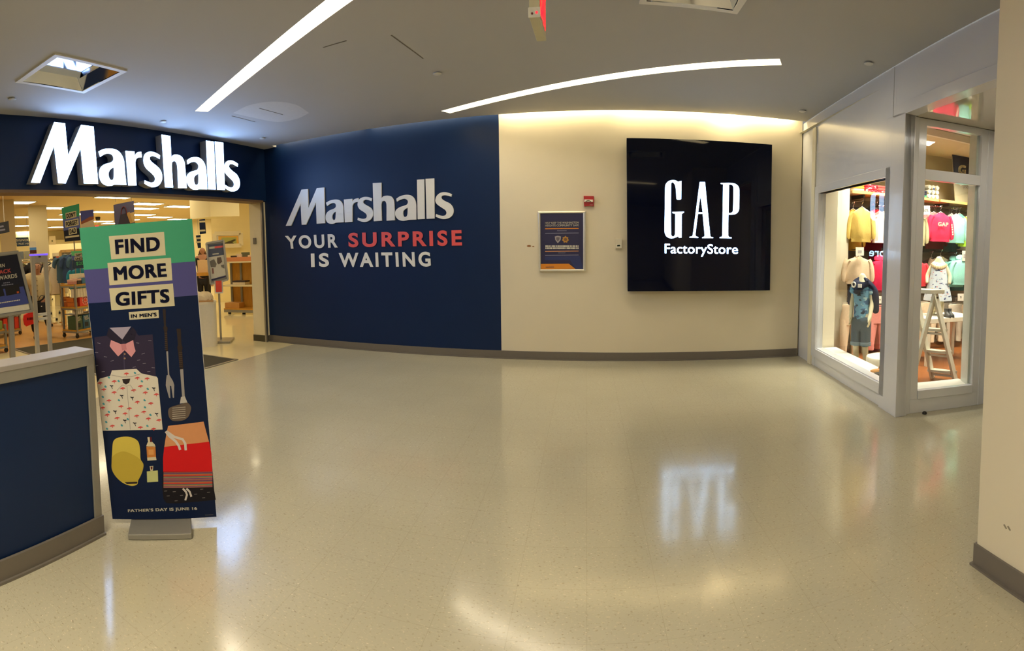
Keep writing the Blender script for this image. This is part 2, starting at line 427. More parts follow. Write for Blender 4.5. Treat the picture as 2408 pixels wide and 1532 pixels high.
b.raw([(v.x, v.y, HC) for v in ov], fs, CEIL)
# small drop edge along the wall wash gap
pts = [(sfX(6.3), bwY(2.6) - GAPW)] + [(x, bwY(x) - GAPW) for x in (1.5, 0, -1.3, -3, -4.85)]
for p, q in zip(pts, pts[1:]): b.face([(*p, HC), (*q, HC), (*q, HC + .05), (*p, HC + .05)], CEIL)
b.face([(-4.85, bwY(-4.9) - GAPW, HC), (-4.85, bwY(-4.9), HC), (-4.85, bwY(-4.9), HC + .3), (-4.85, bwY(-4.9) - GAPW, HC + .3)], CEIL)
ceiling = struct(b.build('ceiling', recalc=False))
b = MB()   # hairline cracks and access panel joints
for a, c in (((920, 83), (995, 138)), ((760, 112), (815, 96)), ((610, 255), (665, 270)), ((545, 273), (600, 287))):
    p, q = onz(*a, HC - .0015), onz(*c, HC - .0015); b.bar(p, q, .012, .001, M('crack', (120, 112, 98), .9))
struct(b.build('ceiling_crack', ceiling))
b = MB(); b.poly([onz(x, y, HC - .0008) for x, y in smoothloop([(548,266),(585,248),(640,239),(695,246),(727,266),(700,279),(655,287),(600,278)], 5, 80)], M('ceiling_patch', (208, 206, 202), .9)); struct(b.build('ceiling_patch', ceiling, recalc=False))
# wash lamps hidden in the gap along the back wall
for x0, x1, p in ((-4.8, -3.3, 3.5), (-3.2, -1.35, 4.5), (-1.3, 0.1, 5.5), (.15, 1.5, 6.5), (1.5, 2.5, 5), (1.45, 1.75, 2.5)):
    xm = (x0 + x1) / 2
    area('wall_wash_lamp', (xm, bwY(xm) - .07, HC + .09), x1 - x0, p, (1, .84, .52), (xm, bwY(xm) - .0, HC - .25), sy=.06)

# slot lights
def slot_light(i, s0, s1, n, label):
    q = slot_quad(s0, s1, n); c = (SD * ((s0 + s1) / 2) + SN * n); c.z = HC
    t = thing('slot_light', label, 'ceiling light', c, 'long slot lights in the ceiling')
    b = MB()
    lo = [Vector((*p, HC)) for p in q]; hi = [Vector((*p, HC + .07)) for p in q]
    for k in range(4): b.face([lo[k], lo[(k + 1) % 4], hi[(k + 1) % 4], hi[k]], M('slot_side', (236, 226, 196), .5))
    b.build('housing', t, recalc=False)
    b = MB(); b.face(list(reversed(hi)), SLOTE); b.build('diffuser', t, recalc=False)
lab = ['long white slot light in ceiling running from the store sign toward the viewer', 'long white slot light in ceiling in front of the two tone wall',
       ] + ['slot light in ceiling behind the viewer, mirrored in the glossy square sign'] * 4
for i, s in enumerate(SLOTS): slot_light(i, *s, lab[i])

# square recessed fixtures
def recessed(q, label):
    c = sum((Vector((*p, 0)) for p in q), Vector()) / 4; c.z = HC
    t = thing('recessed_light', label, 'ceiling light', c, 'square recessed ceiling lights')
    cc = Vector((c.x, c.y, 0))
    sc = lambda k, z: [cc + (Vector((*p, 0)) - cc) * k + Vector((0, 0, z)) for p in q]
    b = MB()
    o, i_, u = sc(1.07, HC - .012), sc(.93, HC - .012), sc(.93, HC + .0)
    for k in range(4):
        j = (k + 1) % 4
        b.face([o[k], o[j], i_[j], i_[k]], WHITE); b.face([o[k], o[j], sc(1.07, HC)[j], sc(1.07, HC)[k]], WHITE); b.face([i_[k], i_[j], u[j], u[k]], CHROME)
    b.build('frame', t, recalc=False)
    b = MB(); a, d = sc(.93, HC - .005), sc(.74, HC + .09)
    for k in range(4):
        j = (k + 1) % 4; b.face([a[k], a[j], d[j], d[k]], CHROME)
    b.build('reflector', t, recalc=False)
    b = MB(); e = sc(.74, HC + .085); b.face(e, CHROME); b.build('mirror_plate', t, recalc=False)
recessed(TROF[0], 'square chrome recessed ceiling light above the store entrance, unlit')
recessed(TROF[1], 'square chrome recessed ceiling light cut by the top of the view')

# back wall: navy half and beige half
XN = -1.315
b = MB()
b.wallbox((faX(6.6) - .12, bwY(-5.3)), (XN, bwY(XN)), 0, 3.6, .15, NAVY, n=(.0312, 1))
b.wallbox((XN, bwY(XN)), (2.63, bwY(2.63)), 0, 3.6, .15, BEIGE, n=(.0312, 1))
wall_back = struct(b.build('wall_back'))
b = MB()
for x, y, r in ((1244, 579, 4), (1254, 580, 2.2)):
    b.poly([BW.at(x + r * math.cos(a) * 1.3, y + r * .6 * math.sin(a), .001) for a in [k * PI / 4 for k in range(8)]], M('plaster_hole', (150, 100, 52), .9))
struct(b.build('wall_hole', wall_back))
b = MB(); b.wallbox((faX(6.6) - .05, bwY(-5.2)), (2.62, bwY(2.62)), 0, .105, .012, RUBBER, n=(-.0312, -1))
b.wallbox((faX(6.6) - .05, bwY(-5.2)), (2.62, bwY(2.62)), 0, .012, .03, RUBBER, n=(-.0312, -1))
struct(b.build('baseboard_back'))

# fascia over the store opening, jamb, and the wall before it
FN = Vector((-.9997, .0259, 0))
b = MB(); b.wallbox((faX(.2), .2), (faX(6.68), 6.68), 2.315, 3.3, .26, NAVY, n=FN)
struct(b.build('wall_left'))
b = MB(); b.wallbox((faX(.2) + .004, .2), (faX(6.6) + .004, 6.6), 2.285, 2.318, .27, M('brown_trim', (112, 86, 60), .5), n=FN)
struct(b.build('trim_1'))
b = MB(); b.box((-5.40, 6.60, .1), (-5.13, 6.69, 2.3), CREAM); b.bar((-5.125, 6.595, 0), (-5.125, 6.595, 2.3), .05, .03, STEEL)
jamb = struct(b.build('trim_2'))
b = MB(); b.box((-5.405, 6.592, 0), (-5.14, 6.69, .105), RUBBERD); struct(b.build('baseboard_left', jamb))
b = MB(); b.box((-5.33, 6.585, 1.62), (-5.27, 6.60, 1.72), M('switch_grey', (120, 112, 96), .5)); struct(b.build('switch_plate', jamb))
b = MB(); b.box((-5.5, -9, 0), (-5.2, .2, 3.3), NAVY); struct(b.build('wall_left_front'))
b = MB(); b.box((-5.5, -9.2, 0), (2.6, -9, 3.3), BEIGE); struct(b.build('wall_rear'))

# near column / wall at the right
b = MB(); b.box((1.645, -9, .0), (2.9, 1.735, 3.3), BEIGE); wr = struct(b.build('wall_right_near'))
b = MB(); b.box((1.633, -9, 0), (2.9, 1.747, .105), RUBBER); b.box((1.62, -9, 0), (2.9, 1.757, .01), RUBBER); struct(b.build('baseboard_right'))
b = MB()
for x, y in ((2364, 1240), (2373, 1244)):
    p = Pl((1.645, 0, 0), (1, 0, 0)).at(x, y, .0006); b.poly([p + Vector((0, .014, .004)), p + Vector((0, .005, .011)), p + Vector((0, -.012, -.003)), p + Vector((0, -.004, -.009))], M('chipped_paint', (150, 138, 112), .9))
struct(b.build('paint_chip', wr))

# low navy partition at the left
p0 = onz(235, 1256); p1 = onz(0, 1367.7); d = (p1 - p0).normalized(); n = Vector((d.y, -d.x, 0))
if n.dot(O - p0) > 0: n = -n
E2 = p0 + d * 2.2; KZ = 1.0
b = MB()
q = [p0, E2, E2 + n * .13, p0 + n * .13]
b.hexa([v + Vector((0, 0, .0)) for v in q], [v + Vector((0, 0, KZ - .02)) for v in q], NAVY)
kw = struct(b.build('wall_low_partition'))
f_ = -n * .012
b = MB()   # metal frame
CAP = M('cap_grey', (160, 153, 143), .38, .2, noise=.04)
b.obox((p0 + E2 + n * .13) / 2 + Vector((0, 0, KZ)) , (E2 - p0) / 2 + d * .012, n * .08, Vector((0, 0, .014)), CAP)
b.obox((p0 + E2) / 2 + f_ * .5 + Vector((0, 0, KZ - .04)), (E2 - p0) / 2 + d * .012, n * .006, Vector((0, 0, .03)), GREYM)
b.obox(p0 + f_ * .5 + d * .012 + Vector((0, 0, KZ / 2 - .01)), d * .024, n * .006, Vector((0, 0, KZ / 2 - .01)), GREYM)
b.obox(p0 - d * .006 + n * .065 + Vector((0, 0, KZ / 2 - .01)), d * .006, n * .07, Vector((0, 0, KZ / 2 - .01)), GREYM)
struct(b.build('trim_3', kw, bevel=.003))
b = MB()
b.obox((p0 + E2) / 2 + f_ * 1.1 + Vector((0, 0, .052)), (E2 - p0) / 2 + d * .016, n * .008, Vector((0, 0, .052)), RUBBER)
b.obox((p0 + E2) / 2 + f_ * 1.6 + Vector((0, 0, .006)), (E2 - p0) / 2 + d * .016, n * .016, Vector((0, 0, .006)), RUBBER)
struct(b.build('baseboard_partition', kw))

# ------------------------------------------------------------------ right shop front
SNV = SF.n            # towards the concourse (-X)
def sp(y, z, off=0.): p = Vector((sfX(y), y, z)); return p + SNV * off
def slab(b, y0, y1, z0, z1, th, mat, off=0.):
    q = [sp(y0, z0, off), sp(y1, z0, off), sp(y1, z0, off - th), sp(y0, z0, off - th)]
    t = [sp(y0, z1, off), sp(y1, z1, off), sp(y1, z1, off - th), sp(y0, z1, off - th)]
    b.hexa(q, t, mat)
YP = 3.745; YW0, YW1 = 3.99, 6.0
b = MB()
slab(b, YP, YW0 + .09, 0.0, 2.70, .10, LAM)                     # pillar
slab(b, YP + .14, YW1, .0, .235, .10, LAM, -.02)               # below window
slab(b, 5.84, 6.46, .0, 3.15, .10, LAM, -.012)                  # to the corner
slab(b, YP + .2, 5.84, 2.165, 3.15, .10, LAM, -.012)            # above window
slab(b, 1.8, YP + .2, 2.785, 3.15, .10, LAM, -.012)             # over recess
wall_right = struct(b.build('wall_right', bevel=.002))
b = MB(); slab(b, 1.8, YP + .215, 2.68, 2.785, .12, LAM, .004); slab(b, YP, YP + .215, 0, 2.7, .11, LAM, .004)
struct(b.build('trim_4', bevel=.002))
def joint(b, y0, z0, y1, z1): b.bar(sp(y0, z0, -.0105), sp(y1, z1, -.0105), .004, .003, M('joint', (176, 174, 168), .8), up=SNV)
b = MB(); joint(b, 3.99, 2.79, 3.99, 3.15); joint(b, 3.99, 2.25, 3.99, 2.79); struct(b.build('panel_joint', wall_right))
# window 1 with its frame, pane and display sill
b = MB()
for a in ((YW0, 4.075, .12, 2.255), (5.79, YW1, .12, 2.255), (4.075, 5.79, .12, .225), (4.075, 5.79, 2.165, 2.255)): slab(b, *a, .10, LAM, .0)
w1 = struct(b.build('window_1', bevel=.003))
b = MB(); b.face([sp(4.07, .22, -.03), sp(5.8, .22, -.03), sp(5.8, 2.17, -.03), sp(4.07, 2.17, -.03)], GLASS); struct(b.build('window_pane', w1, recalc=False))
b = MB(); q = [sp(4.0, .12, -.10), sp(5.9, .12, -.10), sp(5.9, .12, -.34), sp(4.0, .12, -.34)]
b.hexa(q, [v + Vector((0, 0, .09)) for v in q], LAMW); struct(b.build('window_sill', w1))
# end wall of the display window
b = MB(); b.box((2.6, 5.92, 0), (2.93, 6.02, 3.0), M('display_wall', (226, 218, 190), .6, noise=.01)); b.box((2.86, 6.24, 0), (3.27, 6.34, 3.0), M('display_wall', (226, 218, 190))); struct(b.build('wall_display_end'))
# recess: pillar return, soffit, window 2, door
A2 = Vector((2.655, 3.772, 0)); B2 = Vector((3.46, 3.632, 0)); W2 = Pl(A2, (.172, .985, 0)); d2 = (B2 - A2).normalized(); n2 = W2.n
b = MB(); b.face([sp(1.8, 2.684, -.10), sp(YP + .2, 2.684, -.10), B2 + Vector((.3, .12, 2.684)), Vector((3.6, 1.8, 2.684))], M('gloss_soffit', (206, 198, 176), .05, noise=.01, coat=1.))
struct(b.build('ceiling_recess', recalc=False))
b = MB(); b.hexa([sp(YP, 0, -.02), sp(YP + .1, 0, -.02), A2 + Vector((.0, .1, 0)), A2], [sp(YP, 2.68, -.02), sp(YP + .1, 2.68, -.02), A2 + Vector((0, .1, 2.68)), A2 + Vector((0, 0, 2.68))], LAM)
struct(b.build('wall_pillar_return', wall_right))
def w2box(b, s0, s1, z0, z1, th=.07, off=0., mat=LAM):
    u0, u1 = A2 + d2 * s0 - n2 * -off, A2 + d2 * s1 - n2 * -off
    q = [u0, u1, u1 - n2 * th, u0 - n2 * th]
    b.hexa([v + Vector((0, 0, z0)) for v in q], [v + Vector((0, 0, z1)) for v in q], mat)
b = MB(); LEN = (B2 - A2).length
w2box(b, 0, LEN, 0, .13, .08)
w2box(b, 0, .075, .13, 2.68); w2box(b, .665, LEN, .13, 2.68); w2box(b, .075, .665, .13, .21, .06, .012); w2box(b, .075, .665, 2.14, 2.235); w2box(b, .075, .665, 2.62, 2.68)
w2box(b, .735, .75, 0, 2.68, .02, .006)
w2 = struct(b.build('window_2', bevel=.003))
b = MB()
for z0, z1 in ((.21, 2.14), (2.235, 2.62)):
    u0, u1 = A2 + d2 * .075 - n2 * .03, A2 + d2 * .665 - n2 * .03
    b.face([u0 + Vector((0, 0, z0)), u1 + Vector((0, 0, z0)), u1 + Vector((0, 0, z1)), u0 + Vector((0, 0, z1))], GLASS)
struct(b.build('window_pane', w2, recalc=False))
b = MB(); w2box(b, .075, .70, .13, .19, .26, -.06, LAMW); struct(b.build('window_sill', w2))
# white jamb panel of the display box, seen through the pane at its right side
b = MB(); u = A2 + d2 * .60; q = [u - n2 * .06 + d2 * .045, A2 + d2 * .69 - n2 * .06, A2 + d2 * .73 - n2 * .26, u - n2 * .26 + d2 * .085]
b.hexa([v + Vector((0, 0, .18)) for v in q], [v + Vector((0, 0, 2.66)) for v in q], M('display_jamb', (214, 218, 208), .3)); struct(b.build('trim_5'))
# entry door beyond, running towards the viewer
b = MB(); C2 = B2 + Vector((.0, 0, 0))
def dbox(b, y0, y1, z0, z1, x0=0., x1=.06, mat=LAM): b.box((C2.x + x0, y0, z0), (C2.x + x1, y1, z1), mat)
dbox(b, 3.52, 3.64, 0, 2.68); dbox(b, 2.45, 2.57, 0, 2.68); dbox(b, 2.57, 3.52, 2.16, 2.26); dbox(b, 2.57, 3.52, 2.60, 2.68)
door_1 = struct(b.build('door_1', bevel=.003))
b = MB(); dbox(b, 3.40, 3.52, .02, 2.14, .01, .05); dbox(b, 2.57, 2.69, .02, 2.14, .01, .05); dbox(b, 2.69, 3.40, .02, .28, .01, .05, DKMET); dbox(b, 2.69, 3.40, 2.02, 2.14, .01, .05)
dbox(b, 3.39, 3.53, 0, .25, -.01, .06, DKMET); dbox(b, 3.45, 3.53, 2.04, 2.13, -.02, .03, DKMET); struct(b.build('door_leaf', door_1))
b = MB()
for z0, z1 in ((.28, 2.02), (2.26, 2.60)): b.face([(C2.x + .03, 2.69, z0), (C2.x + .03, 3.40, z0), (C2.x + .03, 3.40, z1), (C2.x + .03, 2.69, z1)], GLASS)
struct(b.build('door_pane', door_1, recalc=False))
# shop shell
b = MB(); b.box((2.6, 6.62, 0), (7.3, 6.75, 3.1), M('shop_wall', (206, 200, 168), .6, noise=.02)); struct(b.build('wall_shop_back'))
b = MB(); b.box((7.2, 1.7, 0), (7.35, 6.7, 3.1), M('shop_wall', (206, 200, 168))); struct(b.build('wall_shop_side'))
b = MB(); b.box((2.9, 1.6, 0), (7.35, 1.72, 3.1), M('shop_wall', (206, 200, 168))); struct(b.build('wall_shop_front'))
b = MB(); b.face([(2.45, 1.7, 3.02), (7.3, 1.7, 3.02), (7.3, 6.7, 3.02), (2.6, 6.7, 3.02)], M('shop_ceiling', (216, 208, 178), .8)); struct(b.build('ceiling_shop', recalc=False))

# left store shell
STW = M('store_wall', (238, 222, 172), .7, noise=.02, scale=3)
b = MB(); b.face([(-28, -4, 3.36), (-5.4, -4, 3.36), (-5.4, 20, 3.36), (-28, 20, 3.36)], M('store_ceiling_tile', (220, 196, 148), .9, noise=.03, scale=2)); struct(b.build('ceiling_store', recalc=False))
b = MB(); b.box((-28.2, -4, 0), (-28, 20, 3.4), STW); struct(b.build('wall_store_far'))
b = MB(); b.box((-28, 20, 0), (-5.3, 20.2, 3.4), STW); struct(b.build('wall_store_right'))
b = MB(); b.box((-28, -4.2, 0), (-5.3, -4, 3.4), STW); struct(b.build('wall_store_left'))
b = MB(); b.box((-5.42, 6.7, 0), (-5.36, 20, 3.4), STW); struct(b.build('wall_store_front'))

# ================================================================== signs on the walls
# letter outlines traced from the wall lettering (two close-up frames), kept as (along baseline, height) shapes
ZA = lambda p: (660 + p[0] / 10.945, 410 + p[1] / 10.945)
ZB = lambda p: (840 + p[0] / 10.033, 410 + p[1] / 10.033)
GL = [
 ('M', ZA, [(130,1330),(535,395),(695,382),(712,865),(930,355),(1115,340),(1140,1260),(925,1275),(905,730),(650,1300),(540,1303),(510,760),(265,1325)], None),
 ('a', ZA, [(1165,735),(1260,680),(1400,650),(1500,665),(1570,730),(1605,830),(1612,1000),(1625,1235),(1410,1250),(1370,1270),(1290,1278),(1210,1250),(1165,1180),(1155,1080),(1190,990),(1260,930),(1350,895),(1400,865),(1420,825),(1412,770),(1380,745),(1320,745),(1260,770),(1190,820)],
   [(1420,960),(1360,1000),(1325,1060),(1325,1130),(1345,1170),(1370,1180),(1400,1165),(1410,1120)]),
 ('r', ZA, [(1625,650),(1835,632),(1838,705),(1900,640),(1995,615),(2000,712),(1925,725),(1870,760),(1845,830),(1842,1225),(1650,1240),(1640,1000)], None),
 ('s', ZB, [(345,570),(335,635),(260,610),(190,603),(140,630),(140,670),(180,710),(270,760),(340,820),(370,900),(365,980),(320,1060),(250,1110),(160,1128),(60,1105),(5,1080),(15,1025),(80,1045),(150,1052),(205,1035),(225,990),(210,940),(150,890),(60,830),(15,760),(10,680),(40,600),(110,550),(200,533),(280,545)], None),
 ('h', ZB, [(365,210),(562,198),(565,570),(620,520),(720,505),(800,530),(850,600),(868,700),(885,1085),(690,1098),(690,720),(670,650),(630,625),(580,650),(565,720),(575,1098),(390,1110)], None),
 ('a', ZB, [(920,580),(1010,520),(1150,485),(1260,500),(1340,570),(1380,680),(1388,850),(1388,1070),(1200,1078),(1140,1095),(1060,1100),(970,1070),(910,1000),(890,920),(920,840),(1000,780),(1100,745),(1170,715),(1195,660),(1180,610),(1120,580),(1050,590),(980,620),(935,650)],
   [(1190,790),(1120,830),(1080,880),(1080,960),(1100,1000),(1130,1008),(1170,990),(1185,930)]),
 ('l', ZB, [(1408,130),(1575,118),(1588,1055),(1425,1065)], None),
 ('l', ZB, [(1610,108),(1810,97),(1820,1045),(1635,1055)], None),
 ('s', ZB, [(2230,470),(2215,530),(2130,505),(2060,495),(2000,510),(1980,550),(2000,590),(2080,640),(2180,690),(2245,770),(2268,850),(2255,940),(2200,1010),(2110,1050),(2010,1058),(1900,1025),(1850,1000),(1860,940),(1940,970),(2020,982),(2080,965),(2105,910),(2080,850),(2010,800),(1920,740),(1860,680),(1842,610),(1870,520),(1940,450),(2040,422),(2140,435)], None)]
def wall_st(p):           # image point on the wall -> baseline position, height fraction
    x, y = p
    for _ in range(3):
        yb = 531 - .0471 * (x - 672) ; t = (yb - y) / (85.4 + .0381 * (x - 760)); xb = p[0] + 2.8 * t
        x = xb
    return xb, t
# image range of each letter's foot on the lit fascia sign (close-up frame of scale 3.541)
FX = [(257, 820), (832, 1052), (1066, 1198), (1203, 1356), (1373, 1554), (1556, 1726), (1733, 1801), (1808, 1878), (1872, 2000)]
def fascia_pt(xb, t):
    lean = 42 - .02 * (xb - 800); bx, by = xb, 668 + .0413 * (xb - 257); tx = xb - lean; ty = 172 + .123 * (tx - 515)
    return ((bx + (tx - bx) * t) / 3.541, 240 + (by + (ty - by) * t) / 3.541)

t = thing('wall_lettering', 'white letters of the store name mounted on the navy wall half', 'lettering', BW.at(880, 520), None)
for ch, Z, loop, hole in GL:
    b = MB(); L = [[BW.at(*p, .022) for p in smoothloop([Z(q) for q in l], 4)] for l in ([loop] + ([hole] if hole else []))]
    b.poly(L, LETW, back=-BW.n * .02); o = b.build('letter', t)
def word(txt, quad, mat, t):
    # split the image quad letter by letter so that each raised letter is its own piece
    vs, fs = text_mesh(txt, .034, False, 1.30); n = len(vs); adj = list(range(n))
    def find(i):
        while adj[i] != i: adj[i] = adj[adj[i]]; i = adj[i]
        return i
    for f in fs:
        for i in f[1:]: adj[find(i)] = find(f[0])
    groups = {}
    for f in fs: groups.setdefault(find(f[0]), []).append(f)
    tl, tr, br, bl = [Vector(q) for q in quad]
    P = []
    for u, v in vs:
        q = bl.lerp(br, u).lerp(tl.lerp(tr, u), v); P.append((q.x, q.y))
    for g in groups.values():
        b = MB(); ids = sorted({i for f in g for i in f}); mp = {i: k for k, i in enumerate(ids)}
        b.raw([BW.at(*P[i], .012) for i in ids], [tuple(mp[i] for i in f) for f in g], mat)
        cnt = {}
        for f in g:
            for k in range(len(f)): cnt[tuple(sorted((f[k], f[(k + 1) % len(f)])))] = cnt.get(tuple(sorted((f[k], f[(k + 1) % len(f)]))), 0) + 1
        for (i, j), c in cnt.items():
            if c == 1: b.face([BW.at(*P[i], .012), BW.at(*P[j], .012), BW.at(*P[j], .001), BW.at(*P[i], .001)], mat)
        b.build('letter', t)
Z8 = lambda x, y: (640 + x / 4.3, 380 + y / 4.3)
t = thing('slogan_lettering', 'white words of the slogan on navy wall, with a gap for the coral word', 'lettering', BW.at(870, 590))
word('YOUR', (Z8(128,752), Z8(660,732), Z8(664,872), Z8(145,886)), LETW, t)
word('IS', (Z8(390,930), Z8(572,925), Z8(576,1066), Z8(394,1070)), LETW, t)
word('WAITING', (Z8(672,925), Z8(1596,912), Z8(1606,1064), Z8(676,1070)), LETW, t)
t = thing('accent_lettering', 'coral red slogan word of eight letters on the navy wall', 'lettering', BW.at(950, 565))
word('SURPRISE', (Z8(768,722), Z8(1916,692), Z8(1920,852), Z8(772,870)), LETR, t)

# lit channel letters on the fascia
t = thing('illuminated_sign', 'large glowing white 3D letters of the store name on navy fascia', 'sign', FA.at(330, 440))
for (ch, Z, loop, hole), (f0, f1) in zip(GL, FX):
    st = [[wall_st(Z(q)) for q in l] for l in ([loop] + ([hole] if hole else []))]
    lo = min(p[0] for p in st[0]); hi = max(p[0] for p in st[0])
    mp = lambda p: fascia_pt(f0 + (f1 - f0) * (p[0] - lo) / (hi - lo), p[1])
    L = [[FA.at(*q, .15) for q in smoothloop([mp(p) for p in l], 4)] for l in st]
    b = MB(); b.poly(L, [LETS, LETS], back=-FA.n * .125); o = b.build('letter', t)
    b = MB(); b.poly([[p + FA.n * .003 for p in l] for l in L], LETE); b.build('letter_face', o, recalc=False)

# glossy square light box
ZG = lambda p: (1540 + p[0] / 7.295, 410 + p[1] / 7.295)
q = [(1473.5,325), (1815.5,340.5), (1810.5,683.5), (1476,685.5)]
GB = Pl((0, 6.5223 - .16, 0), (.0312, .9995, 0))
fr = [GB.at(*p) for p in q]
t = thing('box_sign', 'big square glossy navy box sign with lit white lettering on beige wall', 'sign', BW.at(1640, 510))
b = MB(); bk = [p - GB.n * .15 for p in fr]
for k in range(4): b.face([fr[k], fr[(k + 1) % 4], bk[(k + 1) % 4], bk[k]], M('sign_return', (58, 60, 70), .4))
b.build('cabinet', t, recalc=False)
b = MB(); b.poly([p + GB.n * .002 for p in fr], GLOSSBK, back=-GB.n * .006); b.build('face_panel', t)
for loop, hole in (
 ([(310,100),(240,115),(190,165),(175,230),(170,600),(165,980),(185,1050),(230,1090),(290,1103),(350,1088),(400,1065),(412,1093),(458,1088),(460,682),(500,658),(502,642),(300,646),(300,668),(350,680),(345,1030),(325,1068),(295,1066),(278,1030),(278,160),(300,135),(335,165),(358,240),(370,420),(385,438),(430,438),(452,425),(456,115),(420,122),(400,132),(360,108)], None),
 ([(768,132),(860,132),(950,1050),(965,1075),(1000,1082),(1000,1098),(810,1098),(810,1082),(845,1070),(853,1045),(820,680),(740,680),(695,1040),(705,1065),(745,1078),(745,1094),(592,1090),(592,1074),(635,1065),(650,1040)], [(780,370),(742,650),(820,655)]),
 ([(1128,150),(1300,148),(1380,165),(1430,205),(1450,270),(1445,600),(1425,650),(1380,685),(1300,695),(1262,695),(1258,1050),(1275,1078),(1318,1082),(1318,1102),(1110,1098),(1110,1080),(1145,1072),(1155,1050),(1170,172),(1130,168)], [(1272,180),(1265,665),(1310,662),(1338,630),(1348,240),(1335,195),(1305,180)])):
    b = MB(); L = [[GB.at(*p, .006) for p in smoothloop([ZG(x) for x in l], 3)] for l in ([loop] + ([hole] if hole else []))]
    b.poly(L, LETE2); b.build('letter', t, recalc=False)
b = MB(); b.text('FactoryStore', [ZG(p) for p in ((168,1192),(1425,1206),(1425,1420),(168,1410))], GB, LETE2, .006, .014); b.build('lettering', t, recalc=False)

# poster in a silver snap frame
ZP = lambda x, y: (1240 + x / 6.965, 440 + y / 6.965)
PW = Pl((0, 6.5223 - .03, 0), (.0312, .9995, 0))
SNAP = M('snap_frame', (214, 208, 190), .35, .3)
t = thing('framed_poster', 'navy notice poster with orange corner in silver frame on beige wall', 'poster', BW.at(1320, 570))
b = MB(); o4 = [PW.at(*ZP(*p)) for p in ((170,402),(960,395),(955,1385),(200,1388))]; i4 = [PW.at(*ZP(*p), .006) for p in ((212,435),(915,430),(915,1348),(220,1350))]; m4 = [a.lerp(c, .55) + PW.n * .010 for a, c in zip(o4, i4)]
for k in range(4):
    j = (k + 1) % 4
    b.face([o4[k], o4[j], m4[j], m4[k]], SNAP); b.face([m4[k], m4[j], i4[j], i4[k]], SNAP); b.face([o4[k], o4[j], o4[j] - PW.n * .028, o4[k] - PW.n * .028], SNAP)
b.build('frame', t, recalc=False)
b = MB(); PP = lambda pts, mat, k: b.poly([PW.at(*ZP(*p), k * .0012 - .004) for p in pts], mat)
PNAV = M('print_navy', (40, 38, 74), .4); PBLU = M('print_blue', (38, 50, 100), .4); PORA = M('print_orange', (226, 138, 30), .4); PWHT = M('print_white', (222, 216, 196), .5); PGRY = M('print_grey', (128, 128, 146), .5)
PP([(205,430),(920,425),(920,1352),(212,1355)], PNAV, 1)
PP([(290,1145),(860,1130),(915,1345),(790,1345),(700,1200),(290,1200)], PBLU, 2)
PP([(215,1262),(680,1258),(790,1345),(215,1352)], PORA, 3)
PP([(300,1308),(440,1306),(440,1316),(300,1318)], PNAV, 4)
for y0, y1, mat in ((672,686,PORA),(748,760,PGRY),(1044,1056,M('print_peach', (206,140,90), .5)),(1110,1120,PGRY)): PP([(292,y0+6),(840,y0),(840,y1),(292,y1+6)], mat, 2)
b.build('printed_sheet', t, recalc=False)
b = MB()
b.text('HELP KEEP THE WASHINGTON', [ZP(*p) for p in ((292,572),(842,566),(842,600),(292,606))], PW, PWHT, .0005, .03); b.build('lettering', t, recalc=False); b = MB()
b.text('HEIGHTS COMMUNITY SAFE', [ZP(*p) for p in ((292,616),(842,610),(842,644),(292,650))], PW, PWHT, .0005, .03); b.build('lettering', t, recalc=False); b = MB()
for y in (958, 992):      # two more lines, too blurred to read
    b = MB(); x = 296
    while x < 830:
        w = random.uniform(12, 26); PP([(x, y), (x + w, y), (x + w, y + 26), (x, y + 26)], PWHT, 4); x += w + random.choice((3, 3, 9))
    b.build('fine_print', t, recalc=False)
for x0, x1, y in ((490,640,712),(508,625,1076)):
    b = MB(); x = x0
    while x < x1: PP([(x, y), (x + 9, y), (x + 9, y + 10), (x, y + 10)], PGRY, 4); x += 12
    b.build('fine_print', t, recalc=False)
b = MB(); PP([(450,812),(500,800),(552,812),(545,870),(500,922),(458,870)], M('badge_silver', (168, 160, 158), .4), 3); PP([(470,828),(500,820),(532,828),(526,862),(500,892),(474,862)], M('badge_dark', (110, 100, 104), .4), 4)
st = []
for k in range(14):
    r = 60 if k % 2 == 0 else 44; a = PI / 2 + k * PI / 7; st.append((625 + r * math.cos(a), 860 - r * math.sin(a)))
PP(st, M('badge_gold', (186, 134, 52), .4), 3); PP([(625 + 26 * math.cos(k * PI / 6), 860 + 26 * math.sin(k * PI / 6)) for k in range(12)], M('badge_bronze', (120, 84, 50), .4), 4)
b.build('badge', t, recalc=False)

# red alarm strobe
t = thing('alarm_strobe', 'red square fire alarm strobe with clear lens above the framed poster', 'fire alarm', BW.at(1384, 473))
RED = M('alarm_red', (176, 24, 22), .35)
SQ = lambda x, y, off: BW.at(*ZP(x, y), off)
b = MB(); b.poly([SQ(922,145,.045), SQ(1088,148,.045), SQ(1088,316,.045), SQ(1008,310,.045), SQ(930,318,.045)], RED, back=-BW.n * .044); b.build('body', t, bevel=.004)
b = MB(); b.poly([SQ(932,204,.07), SQ(1075,206,.07), SQ(1075,246,.07), SQ(932,246,.07)], M('strobe_lens', (226, 222, 210), .12, coat=.5), back=-BW.n * .025); b.build('lens', t, bevel=.004)
b = MB(); b.tube([SQ(955 + 10 * k, 238 - 18 * math.sin(PI * k / 9), .073) for k in range(10)], .006, M('strobe_tube', (116, 112, 88), .2, .5), 6); b.build('flash_tube', t)
b = MB(); b.text('FIRE', [ZP(*p) for p in ((1024,288),(1072,288),(1072,300),(1024,300))], BW, PWHT, .0465, .03); b.build('lettering', t, recalc=False)
